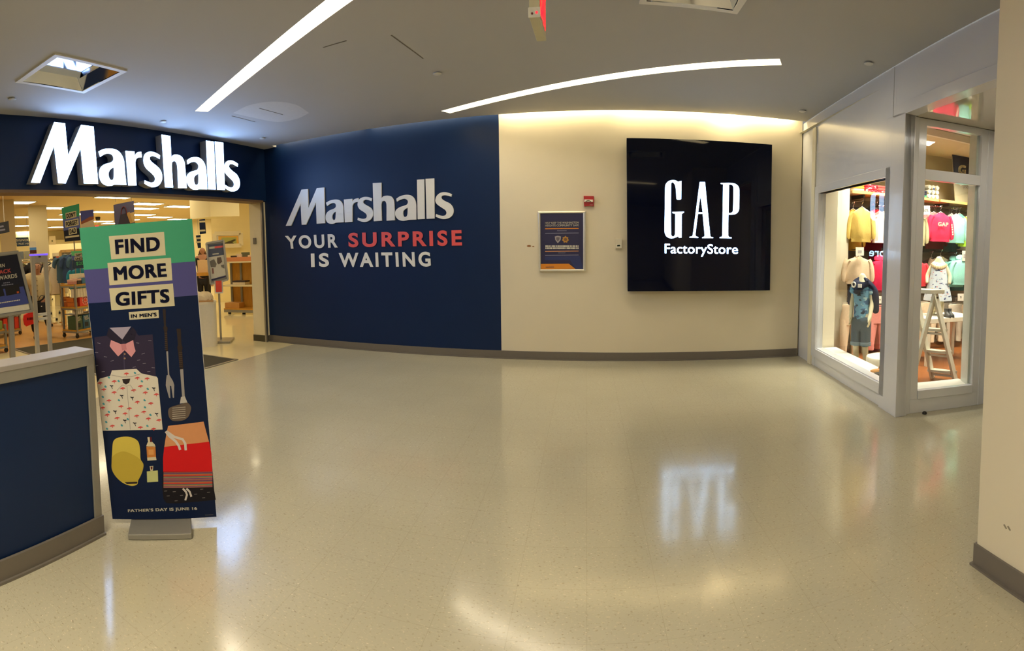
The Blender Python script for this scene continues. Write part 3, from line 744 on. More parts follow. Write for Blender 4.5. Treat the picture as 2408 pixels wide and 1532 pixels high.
# thermostat
t = thing('thermostat', 'small cream thermostat with dark display beside the glossy box sign', 'thermostat', BW.at(1455, 574))
b = MB(); b.poly([SQ(1442,848,.03), SQ(1552,846,.03), SQ(1552,1012,.03), SQ(1442,1014,.03)], M('thermostat_cream', (222, 212, 184), .45), back=-BW.n * .029); b.build('body', t, bevel=.004)
b = MB(); b.poly([SQ(1455,935,.034), SQ(1540,933,.034), SQ(1545,998,.034), SQ(1450,1000,.034)], M('thermostat_face', (236, 228, 202), .4), back=-BW.n * .003); b.build('faceplate', t)
b = MB(); b.poly([SQ(1472,950,.036), SQ(1520,948,.036), SQ(1520,972,.036), SQ(1472,974,.036)], M('display_dark', (40, 50, 36), .15), back=-BW.n * .001); b.build('display', t)

# exit sign hanging from the ceiling
t = thing('exit_sign', 'hanging exit sign with red letters, seen edge on at the top', 'exit sign', (-.30, 2.53, HC))
b = MB(); b.box((-.332, 2.40, 2.545), (-.283, 2.68, 2.80), M('exit_housing', (206, 200, 168), .4, noise=.03)); b.box((-.336, 2.398, 2.545), (-.279, 2.404, 2.592), WHITE); b.build('housing', t, bevel=.003)
b = MB(); b.box((-.325, 2.5, 2.80), (-.29, 2.58, HC), WHITE); b.build('mount', t)
b = MB()
vs, fs = text_mesh('EXIT', .03, True)
for sx in (1, -1):
    b.raw([(-.3075 + sx * .0262, (2.43 + u * .225) if sx > 0 else (2.655 - u * .225), 2.575 + v * .19) for u, v in vs], fs, EXITR)
b.build('lettering', t, recalc=False)
b = MB(); b.lathe((0, 0, 0), [(0, 0), (.005, 0), (.005, .004), (0, .004)], M('test_button', (120, 20, 18), .3), 10); b.v = [Vector((-.318 + v.x, 2.399 - v.z, 2.562 + v.y)) for v in b.v]; b.build('button', t)
b = MB(); b.lathe((0, 0, 0), [(.003, 0), (.006, 0), (.006, .002), (.003, .002)], EXITR, 10); b.v = [Vector((-.297 + v.x, 2.399 - v.z, 2.566 + v.y)) for v in b.v]; b.build('indicator_ring', t)

# concealed sprinkler caps and a small speaker in the ceiling
capm = M('cap_white', (214, 210, 200), .4)
spk = [((29,234), 'white round ceiling cap beyond the square light above the entrance'), ((383,287), 'white round ceiling cap lit by the glowing letters, end of left slot light'),
       ((617,326), 'small round ceiling cap nearest the navy wall corner'), ((1028,174), 'round ceiling cap between the two long slot lights'),
       ((2043,150), 'round ceiling cap above the white shop front, in front of it'), ((1887,262), 'round ceiling cap at the corner of beige wall and shop front')]
first = None
for (x, y), l in spk:
    p = onz(x, y, HC - .012)
    b = MB(); b.lathe(p, [(0, -.006), (.036, -.006), (.042, -.002), (.042, .001), (.03, .001), (.03, .012)], capm, 20)
    tag(b.build('sprinkler_cap', smooth=True), l, 'sprinkler', 'round ceiling caps')

# ================================================================== standing gift poster on a flat base
pa, pb = onz(264.7, 1221.4, .035), onz(509, 1216, .035); pa.z = pb.z = 0
SD_ = (pb - pa).normalized(); GP = Pl(pa, (-SD_.y, SD_.x, 0)); gn = GP.n
mid = (onz(306, 1224, .03) + onz(452, 1222, .03)) / 2; mid.z = 0
t = thing('standing_poster', 'tall two sided gift poster in green, purple and navy on flat grey base', 'standing sign', mid)
b = MB(); b.obox(mid + gn * .055 + Vector((0, 0, .017)), SD_ * .168, gn * .095, Vector((0, 0, .015)), GREYM)
b.build('base', t, bevel=.004)
b = MB(); tl, tr, br, bl = [GP.at(*p) for p in ((186.5,536.5),(451.5,515),(509,1216),(264.7,1221.4))]
b.poly([tl, tr, br, bl], M('board_edge', (206, 202, 190), .6), back=-gn * .016); b.build('panel', t)
Z3 = lambda p: (180 + p[0] / 3.83, 500 + p[1] / 3.83)
Z4 = lambda p: (180 + p[0] / 3.481, 860 + p[1] / 3.481)
b = MB()
def pp(Z, pts, mat, k, rnd=False):
    pts = [Z(p) for p in pts]
    if rnd: pts = smoothloop(pts, 4, 60)
    b.poly([GP.at(*p, .0008 * k) for p in pts], mat)
def stroke(Z, pts, w, mat, k):
    pts = [Vector((*p, 0)) for p in pts]; L, R = [], []
    for i, p in enumerate(pts):
        d = (pts[min(i + 1, len(pts) - 1)] - pts[max(i - 1, 0)]).normalized(); n = Vector((-d.y, d.x, 0)) * w / 2; L.append(p + n); R.append(p - n)
    for i in range(len(pts) - 1): pp(Z, [tuple(q[:2]) for q in (L[i], L[i + 1], R[i + 1], R[i])], mat, k)
P_ = lambda n, c, r=.6: M('print_' + n, c, r, noise=.02, spec=.22)
GRN, PUR, NVY = P_('green', (62, 150, 112)), P_('purple', (74, 72, 126)), P_('deep_navy', (4, 24, 58), .35)
SAND, INK = P_('sand', (196, 186, 152)), P_('ink', (8, 14, 48))
I = lambda p: p
L0 = lambda t_: (186.5 + (264.7 - 186.5) * t_, 536.5 + (1221.4 - 536.5) * t_)
R0 = lambda t_: (451.5 + (509 - 451.5) * t_, 515 + (1216 - 515) * t_)
pp(I, [L0(0), R0(0), (459.4, 615), (197.2, 635.3)], GRN, 1)
pp(I, [(197.2, 635.3), (459.4, 615), (464.9, 694.5), (207.4, 714)], PUR, 1)
pp(I, [(207.4, 714), (464.9, 694.5), R0(1), L0(1)], NVY, 1)
for q in (((290,215),(788,175),(803,385),(313,423)), ((278,455),(850,408),(863,612),(297,657)), ((293,685),(868,640),(885,842),(314,882)), ((470,898),(738,878),(742,950),(477,968))): pp(Z3, q, SAND, 2)
# folded dark shirt with pink bow tie
SH1, SH2, PNK = P_('shirt_plum', (46, 38, 60)), P_('shirt_plum_light', (66, 58, 82)), P_('pink', (206, 142, 146))
pp(Z3, [(160,1125),(275,1110),(300,1075),(520,1062),(560,1110),(685,1098),(715,1475),(185,1500)], SH1, 2)
pp(Z3, [(270,1110),(290,1042),(412,1150),(405,1180),(330,1160)], P_('collar', (34, 28, 46)), 3); pp(Z3, [(412,1150),(505,1030),(540,1075),(520,1160),(450,1180)], P_('collar', (34, 28, 46)), 3)
pp(Z3, [(297,1040),(492,1028),(412,1145)], P_('lilac', (158, 148, 164)), 4)
pp(Z3, [(415,1180),(425,1180),(440,1470),(430,1470)], SH2, 3)
pp(Z3, [(310,1150),(420,1195),(440,1235),(375,1298),(325,1240),(298,1205)], PNK, 5); pp(Z3, [(430,1190),(510,1150),(518,1200),(532,1250),(494,1304),(432,1240)], PNK, 5)
pp(Z3, [(400,1185),(442,1182),(452,1235),(410,1242)], P_('pink_shade', (184, 118, 124)), 6)
for x, y in ((180,1260),(260,1300),(320,1335),(600,1270),(610,1360),(660,1160),(180,1380),(520,1390),(550,1180),(240,1440),(690,1400),(500,1095),(560,1330),(650,1440),(200,1180)):
    stroke(Z3, [(x - 14, y + random.uniform(-8, 8)), (x + 14, y + random.uniform(-8, 8))], 4, P_('fleck', (140, 132, 140)), 3)
for y in (1275, 1315): pp(Z3, [(434 + 9 * math.cos(a), y + 9 * math.sin(a)) for a in [k * PI / 4 for k in range(8)]], P_('button', (150, 120, 96)), 6)
# white flamingo shirt
pp(Z4, [(170,140),(190,108),(275,85),(290,40),(490,28),(530,65),(655,92),(665,105),(705,525),(450,530),(215,535)], P_('shirt_white', (208, 200, 182)), 4)
pp(Z4, [(373,112),(440,108),(432,140),(405,157),(382,142)], P_('neck_dark', (46, 34, 34)), 5)
stroke(Z4, [(285,78),(370,95),(450,92),(525,68)], 5, P_('shirt_shade', (166, 158, 146)), 5); stroke(Z4, [(330,205),(375,160),(405,170),(440,160),(470,205)], 5, P_('shirt_shade', (166, 158, 146)), 5); stroke(Z4, [(412,170),(440,525)], 4, P_('shirt_shade', (166, 158, 146)), 5)
FLM, TEA, PLM = P_('flamingo', (206, 78, 74)), P_('teal', (74, 150, 158)), P_('palm', (40, 38, 44))
for x, y in ((220,195),(305,218),(262,285),(212,345),(248,403),(330,428),(290,493),(362,333),(430,350),(395,392),(490,410),(520,505),(495,297),(560,220),(522,167),(575,105),(650,235),(605,308),(548,378),(585,433),(672,445),(628,517),(405,65),(495,100),(305,128),(465,200),(375,185),(190,142)):
    pp(Z4, [(x-22,y+8),(x-10,y-2),(x+4,y-8),(x+20,y-2),(x+24,y+4),(x+6,y+7),(x+8,y+18),(x+3,y+18),(x,y+8)], FLM, 5)
for x, y in ((237,173),(215,257),(222,315),(243,463),(265,380),(347,285),(535,130),(583,192),(557,285),(560,343),(580,495),(605,405),(370,490),(345,128),(420,440),(250,518),(265,98),(478,60)):
    pp(Z4, [(x-11,y-4),(x,y-10),(x+11,y+2),(x+6,y+10),(x-6,y+7)], TEA, 5)
for x, y in ((287,170),(370,250),(455,265),(315,377),(395,452),(477,475),(632,188),(655,397)):
    pp(Z4, [(x-16,y-10),(x,y-6),(x+14,y-8),(x+12,y+2),(x+3,y+2),(x+9,y+22),(x+4,y+22),(x-3,y+3),(x-14,y-2)], PLM, 5)
# cap, bottles
YEL, YE2 = P_('yellow', (206, 184, 76)), P_('yellow_shade', (188, 164, 60))
pp(Z4, [(300,625),(330,595),(400,583),(460,592),(505,625),(520,690),(525,770),(548,815),(535,880),(505,940),(495,975),(450,987),(385,965),(330,920),(292,860),(287,800),(292,700)], YEL, 2, True)
pp(Z4, [(300,740),(380,704),(470,735),(525,775),(548,815),(535,880),(505,940),(490,952),(385,955),(330,920),(292,860),(287,800)], YE2, 3, True)
pp(Z4, [(392,956),(500,953),(494,968),(412,971)], P_('neck_dark', (46, 34, 34)), 4)
pp(Z4, [(570,662),(582,630),(620,626),(642,650),(646,668)], P_('glass_pale', (208, 196, 160)), 2); pp(Z4, [(572,665),(645,660),(650,750),(578,755)], P_('amber', (196, 124, 56)), 2); pp(Z4, [(578,755),(650,750),(655,775),(580,780)], P_('glass_pale', (208, 196, 160)), 2)
pp(Z4, [(580,588),(600,587),(604,628),(586,629)], P_('glass_pale', (208, 196, 160)), 2); pp(Z4, [(598,587),(614,586),(618,626),(602,628)], P_('maroon', (92, 26, 30)), 3); pp(Z4, [(588,690),(630,688),(632,730),(590,732)], P_('amber_label', (214, 152, 84)), 3)
pp(Z4, [(575,868),(665,860),(668,952),(578,957)], P_('perfume', (190, 192, 128)), 2); pp(Z4, [(598,825),(628,822),(625,862),(605,864)], P_('glass_pale', (208, 196, 160)), 2); pp(Z4, [(606,830),(622,829),(620,852),(609,853)], P_('maroon', (92, 26, 30)), 3)
# fork and spatula
pp(Z3, [(775,872),(802,870),(806,1020),(822,1040),(815,1075),(825,1250),(805,1252),(790,1075),(780,1040),(788,1020)], P_('handle', (44, 34, 30)), 2)
for y in range(1090, 1240, 18): stroke(Z3, [(794, y), (818, y - 2)], 4, P_('handle_ring', (86, 66, 48)), 3)
pp(Z3, [(808,1252),(824,1250),(836,1475),(824,1478)], P_('shaft', (146, 140, 136)), 2)
pp(Z4, [(738,80),(760,78),(790,130),(800,160),(798,265),(788,265),(775,170),(764,165),(768,268),(757,265),(730,165),(732,130)], P_('shaft', (146, 140, 136)), 3)
pp(Z3, [(900,1048),(938,1046),(945,1190),(956,1215),(950,1245),(962,1412),(932,1415),(912,1245),(906,1215),(914,1190)], P_('handle', (44, 34, 30)), 2)
for y in range(1265, 1400, 18): stroke(Z3, [(922, y), (952, y - 2)], 4, P_('handle_ring', (86, 66, 48)), 3)
pp(Z4, [(846,18),(872,14),(886,252),(864,256)], P_('shaft', (146, 140, 136)), 2); pp(Z4, [(855,258),(886,252),(908,305),(846,312)], P_('ferrule', (180, 174, 166)), 3)
pp(Z4, [(850,318),(905,305),(935,335),(935,370),(915,420),(870,450),(790,454),(758,425),(750,375),(765,345)], P_('spatula', (98, 84, 72)), 3, True)
for k in range(6): stroke(Z4, [(784, 350 + k * 17), (892, 341 + k * 17)], 6, P_('slot_line', (168, 158, 142)), 4)
# stack of shorts
pp(Z4, [(700,985),(715,720),(740,700),(1080,690),(1120,985),(1140,1100),(1050,1110),(820,1130),(735,1128),(712,1095)], P_('shorts_black', (24, 20, 26)), 2)
pp(Z4, [(750,495),(1040,460),(1062,545),(1085,625),(905,645),(718,668),(735,560)], P_('peach', (220, 116, 78)), 4)
pp(Z4, [(718,668),(905,645),(1085,625),(1104,720),(1112,868),(710,870),(708,760)], P_('red', (206, 22, 26)), 3)
SC = [(150,84,74),(104,62,100),(120,104,96),(190,100,50),(196,52,52),(150,84,74),(70,128,116),(186,120,56),(110,70,112),(160,104,90)]
for k in range(20):
    y0 = 868 + k * 6.4; pp(Z4, [(712, y0 + 6), (1112, y0), (1113, y0 + 6.6), (712, y0 + 13)], P_('stripe_%d' % (k % 10), SC[k % 10]), 4)
for pts, w in (([(730,540),(760,580),(810,620),(838,660),(848,692)], 20), ([(735,540),(800,585),(868,605),(890,640),(894,695)], 20), ([(870,1008),(895,1035),(904,1060),(890,1105)], 16), ([(900,1008),(926,1035),(940,1076)], 16)): stroke(Z4, pts, w, P_('cord', (206, 196, 186)), 5)
for x, y in ((750,1070),(800,1035),(860,1065),(975,1055),(1080,1040),(1040,1085),(815,1110),(1025,1015),(730,1030)): stroke(Z4, [(x - 12, y), (x + 12, y - 2)], 5, P_('dash', (120, 116, 112)), 4)
stroke(Z4, [(1052,1226),(1120,1222)], 3, P_('dash', (120, 116, 112)), 3)
b.build('printed_sheet', t, recalc=False)
b = MB()
for txt, Z, q, mat in (('FIND', Z3, ((343,246),(748,218),(752,344),(352,377)), INK), ('MORE', Z3, ((328,490),(803,454),(815,580),(338,615)), INK), ('GIFTS', Z3, ((348,722),(834,688),(838,812),(354,846)), INK),
                       ("IN MEN'S", Z3, ((488,918),(720,901),(722,936),(490,951)), INK), ("FATHER'S DAY IS JUNE 16", Z4, ((419,1178),(985,1158),(989,1190),(421,1209)), P_('white', (206, 200, 184)))):
    b = MB(); b.text(txt, [Z(p) for p in q], GP, mat, .0032, .042); b.build('lettering', t, recalc=False)

# ================================================================== left store
ZC = lambda x, y: (x / 8.0625, 450 + y / 8.0625)       # close-up frames used for measuring
ZD = lambda x, y: (x / 5.89, 580 + y / 5.89)
ZE = lambda x, y: (440 + x / 8.065, 450 + y / 8.065)
ZF = lambda x, y: (440 + x / 5.89, 620 + y / 5.89)
def pc(name, rgb, r=.55, **k): return M(name, rgb, r, **k)

# ceiling panels
panels = [(35,476),(127,489),(271,462.5),(49,510),(133,516),(47,531),(138,534),(58,545),(142,546),(345,479),(423,485.5),(245,498),(334,505),(376,510.5),(421,515.5),(238,520.5),(265,525),(573,507),(577,511.5),(490,518),(494,523),(578,528),(300,517),(176,503)]
proto = None
for i, (x, y) in enumerate(panels):
    p = onz(x, y, 3.355)
    if proto is None:
        proto = thing('ceiling_panel_light', '', 'ceiling light', p, 'white panel lights in the store ceiling')
        b = MB(); b.box((p.x - .3, p.y - .62, 3.335), (p.x + .3, p.y + .62, 3.358), WHITE); b.build('frame', proto)
        b = MB(); b.face([(p.x - .27, p.y - .59, 3.333), (p.x - .27, p.y + .59, 3.333), (p.x + .27, p.y + .59, 3.333), (p.x + .27, p.y - .59, 3.333)], PANELE); b.build('diffuser', proto, recalc=False)
        o = proto
    else: o = dup(proto, p)
    o['label'] = 'flat white panel light set in the tan store ceiling, one of many alike'
# more of the same rows, hidden from here by the fascia but lighting the entrance
for x, y in ((-7.2, 3.2), (-7.2, 6.2), (-9.8, 3.2), (-9.8, 6.2), (-7.2, 9.4), (-10.4, 9.2), (-7.6, 13), (-12.4, 13.5), (-8.2, .6), (-15.5, 12.5), (-11.5, 3.3)):
    dup(proto, (x, y, 3.355))

# columns and the hung bulkhead
def column(x0, x1, y, R, lab=None):
    pl = card((x0 + x1) / 2, y, R); a, c = pl.at(x0, y), pl.at(x1, y); a.z = c.z = 0
    b = MB(); b.wallbox(a, c, 0, 3.36, (c - a).length * .8, CREAMC, n=-pl.n); return b
CREAMC = M('column_paint', (214, 200, 160), .6, noise=.02)
struct(column(70, 114, 570, 17).build('column'))
struct(column(2, 38, 570, 15).build('column'))
b = MB(); q = [Vector((-8.96, 9.4, 0)), Vector((-8.55, 10.05, 0)), Vector((-9.4, 10.16, 0)), Vector((-9.81, 9.51, 0))]
b.hexa([p + Vector((0, 0, 2.42)) for p in q], [p + Vector((0, 0, 3.36)) for p in q], M('bulkhead_paint', (246, 234, 188), .6, noise=.01)); struct(b.build('ceiling_bulkhead'))
# pale band and shelving line along the far wall
b = MB(); b.box((-27.9, -4, 2.0), (-27.2, 20, 2.75), STW); struct(b.build('trim_6'))

# ---- free hanging and standing printed signs
def sign(name, quad, R, paint, label, cat='sign', yaw=0., th=.012, texts=(), group=None, frame=None, edge=None):
    cx = sum(p[0] for p in quad) / 4; cy = sum(p[1] for p in quad) / 4
    pl = card(cx, cy, R, yaw); P = [pl.at(*p) for p in quad]
    c = sum(P, Vector()) / 4
    t = thing(name, label, cat, c, group)
    b = MB(); b.poly(P, edge or WHITE, back=-pl.n * th); b.build('panel', t)
    b = MB(); k = 1
    for pts, mat in paint: b.poly([pl.at(*p, .0025 * k) for p in pts], mat); k += .5
    if paint: b.build('printed_sheet', t, recalc=False)
    for txt, q, mat in texts: b = MB(); b.text(txt, q, pl, mat, .0025 * k + .003, .03); b.build('lettering', t, recalc=False)
    if frame:
        b = MB(); o = [pl.at(*p, .012) for p in quad]
        for i in range(4): b.bar(o[i], o[(i + 1) % 4], frame[0], .03, frame[1], up=pl.n)
        b.build('frame', t)
    return t, pl
PSL = P_('slate', (58, 60, 66)); PBL = P_('cornflower', (88, 98, 160)); PBK = P_('charcoal_navy', (30, 32, 46)); PWH = P_('white', (206, 200, 184)); PSN = P_('sand', (196, 186, 152))
q = [ZC(*p) for p in ((1165,320),(1500,238),(1535,930),(1228,960))]
t, pl = sign('aisle_sign', q, 10.8, [([ZC(*p) for p in ((1165,320),(1500,238),(1512,470),(1188,540))], GRN), ([ZC(*p) for p in ((1188,540),(1512,470),(1524,700),(1205,750))], PBL), ([ZC(*p) for p in ((1205,750),(1524,700),(1535,930),(1228,960))], PBK),
    ([ZC(*p) for p in ((1240,415),(1445,370),(1450,490),(1252,535))], PSN), ([ZC(*p) for p in ((1232,570),(1484,515),(1494,640),(1240,690))], PSN), ([ZC(*p) for p in ((1300,705),(1450,680),(1460,800),(1306,830))], PSN), ([ZC(*p) for p in ((1236,860),(1500,825),(1502,858),(1240,895))], PSN)],
    'small green and blue sign on a pole telling shoppers not to forget dad', texts=[("DON'T", [ZC(*p) for p in ((1258,428),(1430,392),(1436,478),(1264,515))], INK), ('FORGET', [ZC(*p) for p in ((1248,585),(1470,538),(1478,625),(1256,672))], INK), ('DAD', [ZC(*p) for p in ((1316,722),(1434,700),(1440,785),(1322,808))], INK)])
b = MB(); p = pl.at(*ZC(1405, 950)); b.tube([p - pl.n * .03, Vector((p.x, p.y, 0)) - pl.n * .03], .014, STEEL, 8); b.build('pole', t)
b = MB(); b.lathe((p.x, p.y, 0), [(0, 0), (.14, 0), (.14, .012), (0, .02)], STEEL, 16); b.build('base', t)
q = [ZC(*p) for p in ((1520,375),(1770,350),(1788,680),(1542,700))]
t, pl = sign('aisle_sign', q, 11.2, [([ZC(*p) for p in ((1520,375),(1770,350),(1778,490),(1535,620))], P_('violet', (70, 74, 140))), ([ZC(*p) for p in ((1530,585),(1700,485),(1778,478),(1780,530),(1540,630))], P_('leather', (136, 82, 60))), ([ZC(*p) for p in ((1540,630),(1780,530),(1788,680),(1542,700))], P_('bone', (190, 172, 146)))],
    'violet picture sign with a leather edge beside the green pole sign')
b = MB(); p = pl.at(*ZC(1665, 690)) - pl.n * .03; b.tube([p, (p.x, p.y, 0)], .014, STEEL, 8); b.build('pole', t)
ZM = lambda x, y: (x / 3.33, 440 + y / 3.33)
q = [ZM(*p) for p in ((888,140),(1048,108),(1056,285),(900,300))]
t, pl = sign('picture_sign', q, 9.6, [([ZM(*p) for p in ((888,140),(1048,108),(1056,285),(900,300))], P_('grey_violet', (98, 94, 122))), ([ZM(*p) for p in ((945,215),(1000,205),(1040,285),(925,296))], P_('denim', (72, 66, 78))), ([ZM(*p) for p in ((990,205),(1015,195),(1040,280),(1020,285))], P_('tan', (206, 160, 92))), ([ZM(*p) for p in ((1018,205),(1050,195),(1056,275),(1040,280))], P_('tan_light', (222, 184, 120)))],
    'grey violet picture sign of a handbag above the tall gift poster')
b = MB(); b.tube([pl.at(*ZM(948 + 22 * (1 - math.cos(a)), 215 - 62 * math.sin(a)), .008) for a in [k * PI / 8 for k in range(9)]], .008, P_('strap', (110, 50, 46)), 6); b.build('printed_strap', t)
b = MB()
for x in (905, 1030): p = pl.at(*ZM(x, 118)); b.tube([p, (p.x, p.y, 3.35)], .004, STEEL, 5)
b.build('hanger_wire', t)
q = [(-14, 527), (20, 520), (22.5, 546), (-12, 553)]
t, pl = sign('hanging_sign', q, 11.5, [(q, PSL), ([(-8, 533), (8, 530), (9, 534), (-7, 537)], PGRY), ([(-8, 541), (12, 538), (12.5, 542), (-7, 545)], PGRY)], 'dark slate hanging sign with two pale lines at left edge', edge=PSL)
b = MB(); p = pl.at(10, 521); b.tube([p, (p.x, p.y, 3.35)], .006, WHITE, 6); b.build('hanger_wire', t)
q = [ZC(*p) for p in ((296,880),(540,872),(555,1035),(320,1048))]
t, pl = sign('wall_sign', q, 19.5, [(q, P_('petrol', (40, 62, 92)))], 'far petrol blue sign with white block letters between two columns', texts=[('SIGNER', [ZC(*p) for p in ((300,905),(540,900),(543,950),(306,956))], PWH), ('T MUST-HA', [ZC(*p) for p in ((306,978),(545,972),(550,1012),(312,1020))], PWH)])
b = MB()
for x in (320, 520): p = pl.at(*ZC(x, 880)); b.tube([p, (p.x, p.y, 3.35)], .006, STEEL, 5)
b.build('hanger_wire', t)
q = [ZC(*p) for p in ((555,960),(680,950),(695,1180),(572,1185))]
t, pl = sign('column_poster', q, 13.6, [([ZC(*p) for p in ((555,960),(680,950),(688,1065),(562,1070))], PWH), ([ZC(*p) for p in ((562,1070),(688,1065),(690,1112),(564,1118))], P_('sky', (84, 142, 216))), ([ZC(*p) for p in ((564,1118),(690,1112),(695,1180),(572,1185))], P_('cocoa', (84, 46, 46)))], 'narrow white and sky blue poster behind the security gate top')
b = MB(); p = pl.at(*ZC(630, 1180)) - pl.n * .03; b.tube([p, (p.x, p.y, 0)], .014, STEEL, 8); b.build('pole', t)
for i, (qq, lab) in enumerate((([ZE(*p) for p in ((230,540),(340,525),(360,800),(240,820))], 'hanging navy sign right of the gift poster, under the pale bulkhead'), ([ZE(*p) for p in ((165,840),(255,830),(265,1075),(205,1080))], 'lower narrow navy banner right of the gift poster'))):
    y0 = qq[0][1]
    t, pl = sign('hanging_sign', qq, 14.5 + i, [(qq, P_('deep_blue', (18, 32, 62)))] + [([(qq[0][0], y0 + k), (qq[1][0], y0 + k - 1), (qq[1][0] + 1, y0 + k + 3), (qq[0][0] + 1, y0 + k + 4)], PSN) for k in ((3, 24) if i == 0 else (5, 14))], lab, edge=P_('deep_blue', (18, 32, 62)))
    b = MB(); p = pl.at((qq[0][0] + qq[1][0]) / 2, y0); b.tube([p, (p.x, p.y, 3.35)], .006, STEEL, 5); b.build('hanger_wire', t)
q = [ZE(*p) for p in ((530,505),(1020,500),(1005,610),(535,640))]
t, pl = sign('wall_sign', q, 17.5, [(q, P_('petrol', (40, 62, 92))), ([ZE(*p) for p in ((530,505),(668,505),(650,632),(535,640))], P_('violet', (70, 74, 140)))] + [([ZE(695 + k * 42, 522), ZE(728 + k * 42, 520), ZE(728 + k * 42, 560), ZE(695 + k * 42, 565)], PSN) for k in range(7)], 'petrol and violet sign with blurred pale letters under the bulkhead')
b = MB(); p = pl.at(*ZE(780, 505)); b.tube([p, (p.x, p.y, 3.35)], .01, STEEL, 5); b.build('hanger_wire', t)

# ---- reward card sign on its stand (cut by the left edge)
q = [(-52, 603), (43, 592.5), (77, 731.5), (-30, 748)]
ins = [(-48, 609), (40, 598), (68, 714), (-32, 730)]
t, pl = sign('sign_stand', q, 7.0, [(ins, PBK), ([(-40, 686), (55, 674), (68, 714), (-32, 730)], P_('royal', (66, 78, 146))), ([(-32, 729), (67, 716), (70, 728), (-30, 743)], P_('white', (206, 200, 184))),
    ([(-20, 679), (6, 676), (11, 696), (-16, 701)], P_('card_dark', (34, 32, 34))), ([(11, 675), (44, 669), (48, 690), (15, 696)], P_('card_dark', (34, 32, 34))), ([(39, 686), (44, 685), (45, 689.5), (40, 690.5)], P_('orange_dot', (196, 92, 40)))],
    'navy reward card sign in silver frame on a pole at left edge', frame=(.035, GREYM), edge=GREYM,
    texts=[('EARN', [(-12, 623.5), (10.5, 620), (11.5, 628), (-11, 631.5)], PWH), ('BACK', [(-9, 637), (25.5, 631.5), (26.5, 641), (-8, 646.5)], LETR), ('REWARDS', [(-18, 652), (39.5, 643.5), (41, 653), (-16.5, 661.5)], PWH)])
b = MB(); p = pl.at(25, 741); b.bar(p - pl.n * .01, (p.x - .02, p.y, 0), .07, .05, GREYM); b.build('pole', t)
b = MB(); b.box((p.x - .25, p.y - .3, 0), (p.x + .2, p.y + .3, .02), GREYM); b.build('base', t)
b = MB()
for y, x0, x1 in ((666, 8, 22), (671, 4, 30)):
    b = MB()
    for k in range(x0, x1, 4): b.poly([pl.at(k + a, y - k * .12 + c, .014) for a, c in ((0, 0), (3, -.4), (3, 2), (0, 2.4))], PGRY)
    b.build('fine_print', t, recalc=False)
b = MB()
for k in range(0, 46, 4): b.poly([pl.at(k + a, 712 - k * .16 + c, .014) for a, c in ((0, 0), (3, -.4), (3, 2), (0, 2.4))], PWH)
b.build('fine_print', t, recalc=False)

# ---- security gate
gx = Pl((-6.95, 0, 0), (1, 0, 0)); g = [gx.at(71, 599), gx.at(110, 597)]; y0, y1, zt = g[0].y, g[1].y, g[0].z
GW = M('gate_grey', (196, 190, 176), .45, noise=.02)
t = thing('security_gate', 'pale grey walk through security gate panel with violet light on top', 'security gate', (-6.95, (y0 + y1) / 2, 0))
for n_, ya, yb in (('post', y0, y0 + .065), ('post', y1 - .065, y1)):
    b = MB(); b.box((-6.97, ya, .012), (-6.92, yb, zt - .02), GW); b.build(n_, t, bevel=.008)
b = MB(); b.box((-6.97, y0 + .065, zt - .13), (-6.92, y1 - .065, zt - .02), GW); b.build('top_rail', t)
b = MB(); b.box((-6.972, y0 - .002, zt - .02), (-6.918, y1 + .002, zt + .004), M('violet_lamp', (96, 70, 240), .4, emit=1.3)); b.build('light_strip', t)
b = MB(); b.box((-6.92, (y0 + y1) / 2 - .02, zt - .05), (-6.916, (y0 + y1) / 2 + .02, zt - .035), BLACK); b.build('sensor', t)
for px, py in ((104, 739), (105, 749)):
    z = gx.at(px, py).z; b = MB(); b.box((-6.965, y0 + .065, z - .02), (-6.925, y1 - .065, z + .02), WHITE); b.build('cross_bar', t)
b = MB(); b.box((-7.02, y0 - .04, .0095), (-6.87, y1 + .04, .02), GW); b.build('base', t)

# ---- shopper walking towards the entrance
pf = onz(88, 798); U = -Vector((pf.x, pf.y, 0)).normalized(); Rt = Vector((U.y, -U.x, 0))   # U faces the viewer; Rt = the person's left .. image right
if Rt.dot(Vector((1, 0, 0))) < 0: pass
ir = card(88, 700, 9.8).at(98, 700) - card(88, 700, 9.8).at(78, 700); ir.z = 0; ir.normalize()     # image right
t = thing('person', 'person in cream jacket and black trousers walking behind the security gate', 'person', pf)
def bp(r, f, z): return Vector((pf.x, pf.y, 0)) + ir * r + U * f + Vector((0, 0, z))
SKIN = M('skin', (186, 132, 100), .6, noise=.04, scale=20)
V = [bp(.06,0,.82), bp(.05,.01,1.0), bp(.04,.02,1.16), bp(.055,.06,1.27), bp(.06,.10,1.33), bp(.065,.12,1.40), bp(.07,.10,1.455),      # 0-6 pelvis..crown
     bp(-.05,.0,.80), bp(-.05,.08,.45), bp(-.03,.02,.09), bp(-.03,.12,.04),              # 7-10 right leg (image left)
     bp(.16,.0,.80), bp(.2,.04,.47), bp(.24,-.20,.17), bp(.25,-.16,.08),               # 11-14 left leg, heel lifted behind
     bp(-.14,.02,1.18), bp(-.20,.0,.96), bp(-.20,.04,.76), bp(-.20,.06,.69),             # 15-18 arm at image left
     bp(.21,.02,1.18), bp(.27,.03,.97), bp(.24,.16,.82), bp(.20,.22,.77)]              # 19-22 arm at image right, hand in front
Ed = [(0,1),(1,2),(2,3),(3,4),(4,5),(5,6),(0,7),(7,8),(8,9),(9,10),(0,11),(11,12),(12,13),(13,14),(2,15),(15,16),(16,17),(17,18),(2,19),(19,20),(20,21),(21,22)]
Rd = [.12,.11,.12,.052,.066,.088,.062,.08,.06,.04,.035,.08,.06,.04,.035,.055,.045,.032,.036,.055,.045,.032,.036]
